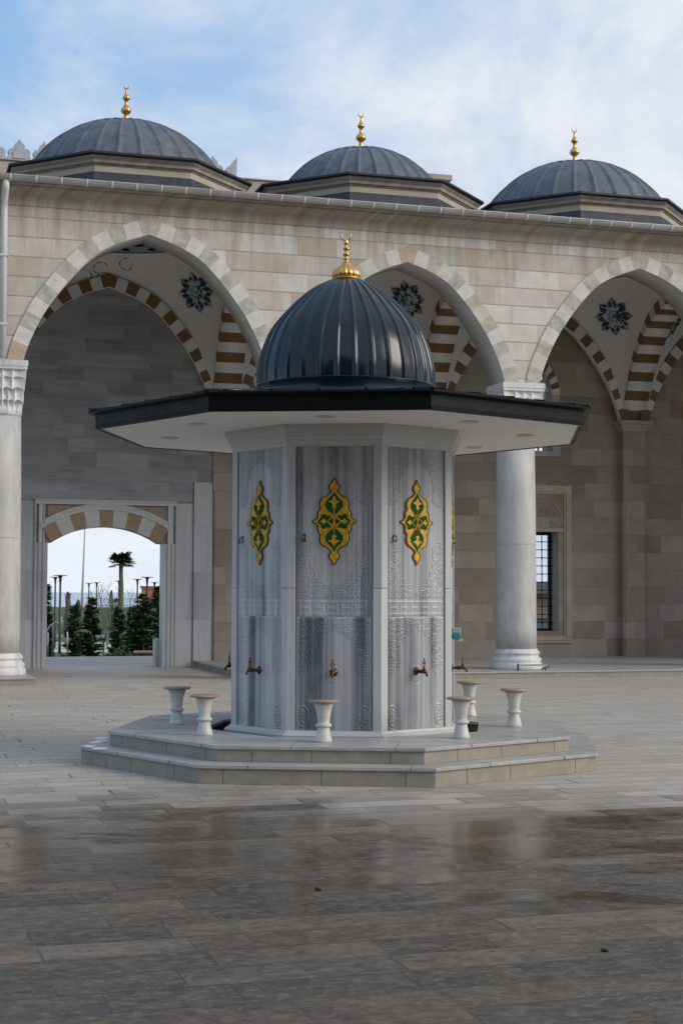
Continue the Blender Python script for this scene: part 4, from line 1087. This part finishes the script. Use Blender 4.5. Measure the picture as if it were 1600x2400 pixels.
# canopy
mb=MB(); ocF(mb,[(1.10,3.137),(2.44,3.128),(2.44,3.20)],creamP); cs_=mb.build('canopy_soffit',F)
dlM=simple('white downlight rim',(.62,.60,.56),.5,var=.05); dlI=simple('frosted downlight glass',(.50,.46,.42),.4,var=.04)
for k in range(8):
    mb=MB(); mb.lathe([(.085,0),(.088,-.006),(.072,-.009),(.070,-.002)],dlM,24); mb.lathe([(.0,-.004),(.071,-.004)],dlI,24,cap=False)
    th=k*PI/4; mb.build('downlight',F,loc=(math.sin(th)*1.76,-math.cos(th)*1.76,3.131))
mb=MB(); ocF(mb,[(2.41,3.122),(2.456,3.122),(2.462,3.15),(2.456,3.155),(2.462,3.25),(2.50,3.262),(2.53,3.268),(2.533,3.285),(2.50,3.292),(2.40,3.292)],blackE); mb.build('fascia',F)
mb=MB(); ocF(mb,[(2.50,3.296),(.90,3.468)],blackM)
apo=math.cos(PI/8)
for k in range(8):   # standing seams of the roof sheets
    Mz=Matrix.Rotation(k*PI/4,4,'Z')
    for j in range(-2,3):
        x=j*.40; y0=-2.50*apo; y1=-max(.92,abs(x)/math.tan(PI/8)+.02)
        if y1<y0+.05: continue
        za=3.296; sl=(3.468-3.296)/((2.5-.9)*apo); 
        q=[(x-.012,y0,za),(x+.012,y0,za),(x+.012,y1,za+(y1-y0)*sl),(x-.012,y1,za+(y1-y0)*sl)]
        q2=[(a,b_,c_+.012) for a,b_,c_ in q]; vs=[tuple(Mz@Vector(p_)) for p_ in q+q2]
        mb.add(vs,[(4,5,6,7),(0,1,5,4),(1,2,6,5),(2,3,7,6),(3,0,4,7)],blackE)
    a=PI/8+k*PI/4; M2=Matrix.Rotation(a-PI/2+PI/8-PI/8,4,'Z')
    # hip caps
    p0=Vector((2.52*math.cos(a),2.52*math.sin(a),3.302)); p1=Vector((.9*math.cos(a),.9*math.sin(a),3.476)); mb.tube([p0,p1],.016,blackM,6)
mb.build('canopy_roof',F)
# dome
D=empty('fountain_dome',(0,0,0),0,parent=F)
mb=MB(); mb.lathe([(.93,3.455),(.90,3.46),(.892,3.47),(.890,3.598),(.897,3.604),(.897,3.612),(.865,3.614)],blackM,96,cap=False); mb.build('dome_base_ring',D)
pr=[(.862,3.605),(.866,3.65),(.866,3.72),(.860,3.79),(.846,3.86),(.826,3.94),(.80,4.02),(.767,4.10),(.728,4.18),(.667,4.265),(.598,4.34),(.525,4.42),(.443,4.495),(.355,4.57),(.255,4.635),(.16,4.68),(.12,4.695)]
def rib2(a,z,r):
    nr=32; x=(a*nr/(2*PI))%1.; x=min(x,1-x)*2*PI/nr*r
    wd=.010+.006*min(1,r/.5)
    return 1+(.020*math.exp(-(x/wd)**4))*min(1,r/.3)/max(r,.15)
P2=[]
for i in range(len(pr)-1):
    for k in range(3): f=k/3; P2.append((pr[i][0]+(pr[i+1][0]-pr[i][0])*f,pr[i][1]+(pr[i+1][1]-pr[i][1])*f))
P2.append(pr[-1])
# smooth the profile
for _ in range(3): P2=[P2[0]]+[((P2[i-1][0]+2*P2[i][0]+P2[i+1][0])/4,(P2[i-1][1]+2*P2[i][1]+P2[i+1][1])/4) for i in range(1,len(P2)-1)]+[P2[-1]]
mb=MB(); mb.lathe(P2,blackM,32*16,rad=rib2,a0=.02); mb.build('ribbed_shell',D)
def gad(a,z,r): return 1+ (.09*abs(math.cos(a*8)) -.05 if 4.70<z<4.84 else 0)
mb=MB()
mb.lathe([(.142,4.688),(.148,4.694),(.140,4.702),(.128,4.706)],goldM,48)
mb.lathe([(.126,4.705),(.137,4.722),(.138,4.745),(.128,4.772),(.108,4.795),(.082,4.815),(.056,4.832),(.038,4.85),(.027,4.87)],goldM,96,rad=gad)
mb.lathe([(.027,4.87),(.022,4.885),(.030,4.895),(.030,4.902),(.020,4.91),(.019,4.925),(.034,4.937),(.036,4.945),(.024,4.958),(.018,4.97),(.019,4.985),(.030,4.995),(.032,5.004),(.022,5.015),(.015,5.025),(.015,5.04),(.023,5.05),(.026,5.06),(.018,5.07),(.022,5.085),(.010,5.095)],goldM,24)
pts=[(.045*math.sin(a),0,5.130-.045*math.cos(a)) for a in [(-2.35+4.7*k/20) for k in range(21)]]
mb.tube(pts,[.002+.009*math.cos((k/20-.5)*PI)**.8 for k in range(21)],goldM,8)
mb.build('finial',D)
# =========================================================== stools
def make_stool():
    T=empty('stone_stool',(0,0,0)); K=.82
    mb=MB(); mb.lathe([(.072,0),(.075,.006),(.073,.03),(.066,.06),(.056,.11),(.051,.15),(.051,.155),(.064,.160),(.069,.170),(.069,.182),(.064,.192),(.051,.197),(.052,.22),(.057,.27),(.066,.33),(.078,.38),(.092,.415)],stoolW,40,M=Matrix.Diagonal((1,1,K,1))); mb.build('pedestal',T)
    mb=MB(); mb.lathe([(.095,.413),(.122,.418),(.132,.426),(.132,.434),(.130,.441),(.02,.442)],stoolT,40,M=Matrix.Diagonal((1.03,1.03,K,1))); mb.build('seat',T)
    return T
st0=make_stool()
spots=[(-1.61,15.27,'marble stool at far left, nearer the gate, standing clear of the fountain body'),(-1.235,14.11,'marble stool front left, second from the left edge of the step'),(-.15,13.50,'marble stool standing front and centre before the middle panel'),
 (1.075,13.89,'marble stool front right, overlapping the fountain\'s right corner and another stool'),(1.68,15.10,'marble stool at far right, standing alone on the right of the step'),(1.35,16.35,'marble stool back right, half hidden behind the stool in front')]
for i,(x,y,l) in enumerate(spots):
    s=st0 if i==0 else copy_tree(st0)
    s.location=(x,y,.2975); s.rotation_euler.z=i*1.3; tag(s,l,'stool','marble stools round the fountain')
# soap dispenser on the right face
th=2*PI/4; base=Matrix.Translation((FC0[0],FC0[1],0))@Matrix.Rotation(TH0,4,'Z')
p=base@Vector(face_empty_loc(2,-.0,-.30,1.13))
SP=empty('soap_dispenser',tuple(p),TH0+PI/2,label='translucent teal soap dispenser hung on the fountain\'s right side',cat='soap dispenser')
def tealf(nt,p): setp(nt,p,(.10,.36,.36),.15,0,None,.5); p.inputs['Transmission Weight'].default_value=.35
tealM=mat('translucent teal plastic',tealf)
mb=MB(); mb.box(-.045,.045,-.085,0,0.02,.075,tealM); mb.box(-.045,.045,-.085,0,0.0755,.13,simple('pale teal plastic',(.30,.48,.48),.2)); mb.build('bottle',SP,bevel=.01)
mb=MB(); mb.box(-.02,.02,-.105,-.06,.0,.022,pipeM); mb.build('push_button',SP,bevel=.003)
# low floodlight bar at the foot of the right column
tl=empty('floodlight_bar',FW(3.62,-.42,.135),AF,label='low black linear floodlight at the foot of the right column',cat='floodlight')
mb=MB(); mb.box(-.30,.30,-.03,.03,.085,.115,simple('grey metal housing',(.3,.3,.32),.5)); mb.build('housing',tl)
mb=MB(); mb.box(-.31,-.29,-.02,.02,0,.13,iron); mb.tube([(.26,0,0),(.27,0,.06),(.30,0,.09),(.33,0,.07),(.32,0,.04)],.01,iron,6); mb.tube([(.18,0,.02),(.22,0,.04),(.26,0,.02)],.012,iron,6); mb.build('bracket',tl)
# white patches painted in place of sunlight spots on the lower step
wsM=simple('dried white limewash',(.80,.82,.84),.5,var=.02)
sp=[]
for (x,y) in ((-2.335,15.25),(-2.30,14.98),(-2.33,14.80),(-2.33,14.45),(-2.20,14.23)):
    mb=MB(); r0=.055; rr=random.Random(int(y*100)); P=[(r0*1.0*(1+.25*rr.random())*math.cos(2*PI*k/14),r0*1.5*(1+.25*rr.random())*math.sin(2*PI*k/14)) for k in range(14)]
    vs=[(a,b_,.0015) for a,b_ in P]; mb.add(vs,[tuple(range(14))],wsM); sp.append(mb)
lab=['farthest white splash on the lower step\'s left end','second farthest white splash on the lower step','middle white splash on the lower step\'s left end','white splash second nearest the viewer on the lower step','nearest white splash on the lower step\'s left end']
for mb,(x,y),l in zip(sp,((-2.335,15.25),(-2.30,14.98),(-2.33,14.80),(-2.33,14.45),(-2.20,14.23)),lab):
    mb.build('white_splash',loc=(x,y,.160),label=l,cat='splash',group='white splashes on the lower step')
# =========================================================== BEYOND THE GATE
GZ=-1.5
def leafcloud(mb,pts_fn,n,size,m,rr):
    for _ in range(n):
        x,y,z,sc=pts_fn(rr); a=rr.uniform(0,2*PI); b_=rr.uniform(-1,1)
        d1=Vector((math.cos(a),math.sin(a),b_)).normalized(); d2=Vector((rr.uniform(-1,1),rr.uniform(-1,1),rr.uniform(-1,1))).cross(d1).normalized()
        L=size*sc*rr.uniform(.7,1.4); W=L*rr.uniform(.25,.5); p=Vector((x,y,z))
        mb.add([p-d1*L*.5,p+d2*W*.5,p+d1*L*.5,p-d2*W*.5],[(0,1,2,3)],m[rr.randrange(len(m))])
def leafm(name,c,r=.6): return simple(name,c,r,var=.35,sc=3)
con=[leafm('dark conifer needles',(.03,.065,.028)),leafm('mid conifer needles',(.06,.115,.045)),leafm('light conifer needles',(.11,.16,.06))]
bark=simple('grey brown bark',(.11,.085,.065),.9,var=.3,sc=6)
def conifer(X,Y,ztop,wid,label,seed):
    rr=random.Random(seed); H=ztop-GZ; T=empty('conifer_tree',(X,Y,GZ),label=label,cat='tree',group='young conifers outside the gate')
    mb=MB(); mb.tube([(0,0,0),(.02,0,H*.5),(0,0,H*.97)],[.07,.04,.01],bark,8); mb.build('trunk',T)
    mb=MB()
    nb=int(H*48)
    for k in range(nb):
        f=(k+rr.random())/nb; z=H*(.06+.93*f); L=wid*(1-f)**.75*rr.uniform(.6,1.15)+.04; a=rr.uniform(0,2*PI)
        n=max(5,int(L*46))
        for j in range(n):
            g_=(j+.5)/n; q=L*g_; up=.22*q-.1*q*q*2
            p=Vector((q*math.cos(a),q*math.sin(a),z+up)); w_=.17*(1.15-g_)
            for s_ in range(3):
                b2=a+rr.uniform(-1.2,1.2); d1=Vector((math.cos(b2),math.sin(b2),rr.uniform(-.2,.5))).normalized(); d2=Vector((-math.sin(b2),math.cos(b2),rr.uniform(-.6,.6))).normalized()
                ln=rr.uniform(.12,.24); c_=con[0 if rr.random()<.45 else (1 if rr.random()<.7 else 2)]
                mb.add([p,p+d1*ln*.5+d2*.04,p+d1*ln,p+d1*ln*.5-d2*.04],[(0,1,2,3)],c_)
    mb.build('crown',T,fix=False)
def at(xz,yz,Y):  # point given in the zoom of the gate view
    x=90+xz/4.751-800; y=1150+yz/4.751-1200; r=.0028; p_=.0515; f=3622.8
    u=x*math.cos(r)+y*math.sin(r); v=-x*math.sin(r)+y*math.cos(r); yc=math.cos(p_)+v/f*math.sin(p_); zc=math.sin(p_)-v/f*math.cos(p_)
    k=Y/yc; return (k*u/f,Y,1.6+k*zc)
for i,(xz,yz,Y,wd,lb) in enumerate(((400,1270,62,.42,'young conifer second from the left, beside the near street lamp'),(600,1190,60,.55,'tall slender conifer in the middle left of the gate view'),
   (900,1300,64,.48,'shorter conifer under the fan palm in the gate view'),(1170,1150,57,.82,'broad conifer in front of the orange kiosk, left one of two'),(1335,1060,60,.72,'tallest conifer at the right jamb of the gate'),(95,1040,66,.30,'conifer at the left jamb of the gate, mostly hidden'),(1050,1290,66,.45,'small dim conifer between the palm and the broad conifer'))):
    X,_,zt=at(xz,yz,Y); conifer(X,Y,zt,wd,lb,i+3)
# fan palm
def palm(xz,ytop,yneck,Y,label,seed,cr,trw,nf=46):
    rr=random.Random(seed); X,_,zn=at(xz,yneck,Y); H=zn-GZ
    T=empty('palm_tree',(X,Y,GZ),label=label,cat='palm tree')
    mb=MB(); pts=[(0.02*math.sin(k),0,H*k/12) for k in range(13)]; mb.tube(pts,[trw*(1.5-.05*k*1.4) if k<10 else trw*.85 for k in range(13)],simple('palm trunk fibre',(.12,.10,.08),.9,var=.4,sc=9,bump=.6),10); mb.build('trunk',T)
    pm_=[leafm('palm frond green',(.03,.06,.02)),leafm('palm frond dark',(.018,.04,.015)),leafm('dry palm frond',(.14,.11,.05))]
    mb=MB()
    for k in range(nf):
        a=rr.uniform(0,2*PI); el=rr.triangular(-.35,1.3,.35); L=cr*rr.uniform(.25,.5); m_=pm_[2] if el<-.38 else pm_[rr.randrange(2)]
        d=Vector((math.cos(a)*math.cos(el),math.sin(a)*math.cos(el),math.sin(el))); b0=Vector((0,0,H)); tip=b0+d*L
        mb.tube([b0,b0+d*L*.5+Vector((0,0,.02)),tip],.012,pm_[1],4)
        side=d.cross(Vector((0,0,1))).normalized(); upv=side.cross(d).normalized()
        for j in range(13):
            b_=(-1.25+2.5*j/12); dd=(d*math.cos(b_)+side*math.sin(b_)).normalized(); LL=cr*.5*rr.uniform(.75,1.05)*(1-.25*abs(b_)/1.25)
            w=(dd.cross(upv)).normalized()*LL*.085; mid=tip+dd*LL*.6; end=tip+dd*LL+Vector((0,0,-LL*.22))
            mb.add([tip,mid+w,end,mid-w],[(0,1,2,3)],m_)
    mb.build('crown',T,fix=False)
palm(925,720,815,100,'tall fan palm standing against the sky in the gate view',4,1.25,.16,70)
palm(335,1110,1165,118,'short stubby palm left of the flagpole in the gate view',8,.42,.24,22)
# flagpole
b0=Vector(at(478,1290,122)); b0.z=GZ; t0_=Vector(at(532,150,122))
FP=MB(); dv_=(t0_-b0); FP.tube([(0,0,0),tuple(dv_*.5),tuple(dv_)],[.11,.075,.04],simple('grey painted steel pole',(.42,.44,.46),.5),12); FP.build('flagpole',loc=tuple(b0),label='tall thin grey flagpole rising out of the gate view',cat='pole')
# street lamps
lampM=simple('dark navy lamp paint',(.02,.03,.045),.45,.2)
lampG=simple('lamp diffuser',(.5,.5,.48),.4)
def lamp_proto():
    T=empty('street_lamp'); mb=MB(); mb.tube([(0,0,0),(0,0,.5),(0,0,3.55)],[.075,.06,.05],lampM,10); mb.lathe([(.05,3.5),(.07,3.62),(.07,3.74),(.12,3.84)],lampM,12,cap=False); mb.build('post',T)
    mb=MB(); mb.lathe([(.06,3.84),(.33,3.85),(.35,3.865),(.33,3.88),(.1,3.895),(.02,3.90)],lampM,24); mb.lathe([(.06,3.842),(.25,3.845)],lampG,20,cap=False); mb.build('lamp_head',T)
    return T
lp=lamp_proto()
for i,(xz,yz,Y0,lb) in enumerate(((248,942,77,'tallest street lamp at the left of the gate view'),(192,962,96,'thin street lamp just left of the tallest one'),(1213,962,84,'street lamp in front of the orange kiosk'),(1295,1020,112,'street lamp over the right half of the orange kiosk'),
   (1105,985,104,'street lamp at the left edge of the orange kiosk'),(900,1005,116,'street lamp behind the fan palm trunk'),(652,1022,124,'street lamp right of the flagpole in the middle'),(565,1030,124.5,'street lamp nearest the flagpole on its right'))):
    s=lp if i==0 else copy_tree(lp); X,_,zt=at(xz,yz,Y0); sc=(zt-GZ)/3.88
    s.location=(X,Y0,GZ); s.scale=(min(sc,1.1),)*2+(sc,); tag(s,lb,'street lamp','street lamps in the garden beyond the gate')
# bare trees
bareM=simple('bare twig bark',(.19,.165,.15),.9,var=.2)
def bare(xz,yz,Y,label,seed):
    rr=random.Random(seed); X,_,zt=at(xz,yz,Y); H=zt-GZ; T=empty('bare_tree',(X,Y,GZ),label=label,cat='tree',group='leafless trees in the garden')
    tm=MB(); cm=MB()
    def br(p,d,L,r,lv):
        q=p+d*L; (tm if lv==0 else cm).tube([p,(p+q)/2+Vector((rr.uniform(-.04,.04),rr.uniform(-.04,.04),0))*L,q],[r,r*.8,r*.6],bareM,5)
        if lv<4:
            for _ in range(3 if lv<3 else 2):
                nd=(d+Vector((rr.uniform(-.75,.75),rr.uniform(-.75,.75),rr.uniform(-.1,.5)))).normalized(); br(p+d*L*rr.uniform(.6,1),nd,L*rr.uniform(.5,.72),r*.55,lv+1)
    br(Vector((0,0,0)),Vector((0,0,1)),H*.42,.05,0)
    tm.build('trunk',T,fix=False); cm.build('branches',T,fix=False)
for i,a in enumerate(((560,1000,100,'leafless tree immediately right of the flagpole'),(780,945,82,'largest leafless tree left of the fan palm'),(700,990,94,'leafless tree between two street lamps'),(1060,1000,98,'leafless tree left of the orange kiosk'),(1345,985,92,'leafless tree at the right jamb, over the kiosk'),(735,1290,66,'pale thin sapling among the conifers'))): bare(*a,i+20)
# orange kiosk
X0,_,zt=at(1135,1062,150); X1,_,_=at(1362,1062,150); zt2=at(1135,1050,150)[2]
K=empty('orange_kiosk',((X0+X1)/2,150,-3.0),label='small flat roofed orange building behind the lamps at right of the gate view',cat='building')
orM=simple('orange render',(.36,.135,.065),.8,var=.08,sc=1); hw_=(X1-X0)/2
mb=MB(); mb.box(-hw_+.12,hw_-.12,0,2.5,0,zt+3.0-.22,orM); mb.build('wall',K)
mb=MB(); mb.box(-hw_,hw_,-.12,2.6,zt+3.0-.22,zt+3.0+.0,simple('dull red roof edge',(.25,.09,.05),.8)); mb.build('roof',K)
# cypress, clipped shrub
for (xz,yt,Y,wd,nm,lb,cat_) in ((815,1110,121,.24,'cypress_tree','small dark cypress left of the fan palm trunk','tree'),(868,1195,120,.62,'clipped_shrub','dark rounded shrub beside the fan palm trunk','shrub'),(445,1215,118,.34,'clipped_shrub','small dark shrub at the foot of the flagpole','shrub')):
    X,_,zt=at(xz,yt,Y); H=zt-GZ; rr=random.Random(int(xz)); T=empty(nm,(X,Y,GZ),label=lb,cat=cat_)
    mb=MB(); mb.tube([(0,0,0),(0,0,H*.7)],[.06,.03],bark,6); mb.build('trunk',T)
    mb=MB()
    def fn(r_,H=H,wd=wd,nm=nm):
        f=r_.random(); a=r_.uniform(0,2*PI); R_=wd*(math.sin(PI*min(1,f*.9+.1))**.6 if nm=='clipped_shrub' else math.sin(PI*(f*.8+.18))**.7)*math.sqrt(r_.random())
        return R_*math.cos(a),R_*math.sin(a),H*f,1
    leafcloud(mb,fn,1500,.13,con,rr); mb.build('crown',T,fix=False)
# low yellowish shrub by the terrace edge
for (xz,yz,Y,w_,h_,lb) in ((960,1740,44,.75,.55,'low yellow green shrub in front of the conifers'),(270,1800,46,.5,.3,'low straggly shrub between the pool and the terrace')):
    X,_,z_=at(xz,yz,Y); T=empty('low_shrub',(X,Y,GZ),label=lb,cat='shrub'); rr=random.Random(int(xz))
    hz=z_-GZ
    mb=MB()
    for k in range(6): mb.tube([(0,0,0),(rr.uniform(-.3,.3),rr.uniform(-.2,.2),hz*.8)],[.02,.01],bark,5)
    mb.build('stems',T,fix=False); mb=MB()
    def fn(r_,w_=w_,hz=hz):
        a=r_.uniform(0,2*PI); e=math.sqrt(r_.random()); return w_*e*math.cos(a),w_*.6*e*math.sin(a),hz*(.25+.75*r_.random()*math.sqrt(1-e*e*.8)),1
    leafcloud(mb,fn,1500,.10,[leafm('yellow green leaves',(.12,.13,.03)),leafm('olive leaves',(.07,.09,.03))],rr); mb.build('foliage',T,fix=False)
# pool
T=empty('garden_pool',(0,0,0),label='shallow rectangular blue pool with pale rim seen through the gate',cat='pool')
xa=at(60,1720,88)[0]; xb=at(860,1720,88)[0]
mb=MB(); mb.box(xa,xb,83.5,92,GZ,GZ+.05,simple('pale pool coping',(.55,.50,.42),.7)); mb.build('rim',T)
mb=MB(); mb.box(xa+.5,xb-.5,85.2,90.0,GZ+.051,GZ+.06,simple('blue pool water',(.05,.17,.36),.12)); mb.build('water',T)
# brick planter right
T=empty('brick_planter',(at(1075,1790,40)[0],40,0),.05,label='low orange brick planter wall just outside the gate on the right',cat='planter')
tp=at(1220,1790,40)[2]
mb=MB(); mb.box(0,1.6,0,.35,GZ,tp-.05,simple('orange brick',(.30,.15,.085),.8,var=.25,sc=12)); mb.build('brick_wall',T)
mb=MB(); mb.box(-.04,1.64,-.04,.39,tp-.05,tp,simple('pale pink coping',(.62,.44,.34),.7)); mb.build('coping',T)
# handrail
T=empty('stair_handrail',(0,0,0),label='bent stainless steel handrail at the left of the gate opening',cat='handrail')
Yh=38.2; q=lambda a,b_: at(a,b_,Yh)
mb=MB(); mb.tube([q(168,1865),q(168,1520),q(172,1482),q(190,1468),q(212,1472),q(222,1490)],.024,steel,10); mb.tube([q(172,1482),q(140,1500),q(100,1560),q(60,1640)],.024,steel,10)
mb.tube([q(108,1860),q(108,1580)],.02,steel,8); mb.build('rail',T,fix=False)
mb=MB(); mb.tube([q(326,1846),q(326,1570)],.02,steel,8); mb.tube([q(262,1600),q(262,1400)],.012,steel,8); mb.build('post',T,fix=False)
# fence on the bank
T=empty('sea_fence',(0,0,0),label='thin dark railing along the bank in front of the sea',cat='fence')
mb=MB(); 
for z in (.95,.40): mb.box(-20,-6,127.0,127.03,z,z+.035,lampM)
mb.build('rail',T)
mb=MB(); 
for k in range(118): x=-20+k*.12; mb.box(x,x+.02,127.04,127.06,.25,.95,lampM)
mb.build('bars',T)
# building seen through the right window
B=empty('low_building',(8,60,GZ),label='low orange building with grey roof seen through the barred window',cat='building')
mb=MB(); mb.box(-4,10,0,6,0,3.05,simple('peach render wall',(.50,.33,.20),.8,var=.06,sc=.5)); mb.build('wall',B)
mb=MB(); mb.box(-4.4,10.4,-.5,6.5,3.05,3.5,simple('grey roof sheet',(.16,.17,.18),.7)); mb.build('roof',B)
mb=MB(); mb.box(-4.2,10.2,-1.2,-1.1,0,2.05,simple('blue grey screen glass',(.16,.21,.24),.25)); mb.box(-4.2,10.2,-1.24,-1.06,2.05,2.12,chrome); mb.box(-4.2,10.2,-1.24,-1.06,.95,1.0,chrome); mb.build('glass_screen',B)

# small dark stones lying on the wet paving
pbM=simple('dark pebble stone',(.03,.035,.04),.5)
for x,y,l in ((-.12,8.40,'small dark pebble on the wet paving in front of the fountain'),(1.18,6.99,'tiny black pebble on the paving near the lower right corner')):
    mb=MB(); mb.sphere((0,0,.008),.016,pbM,10,6,(1.3,.9,.6)); mb.build('pebble',loc=(x,y,0),label=l,cat='pebble')
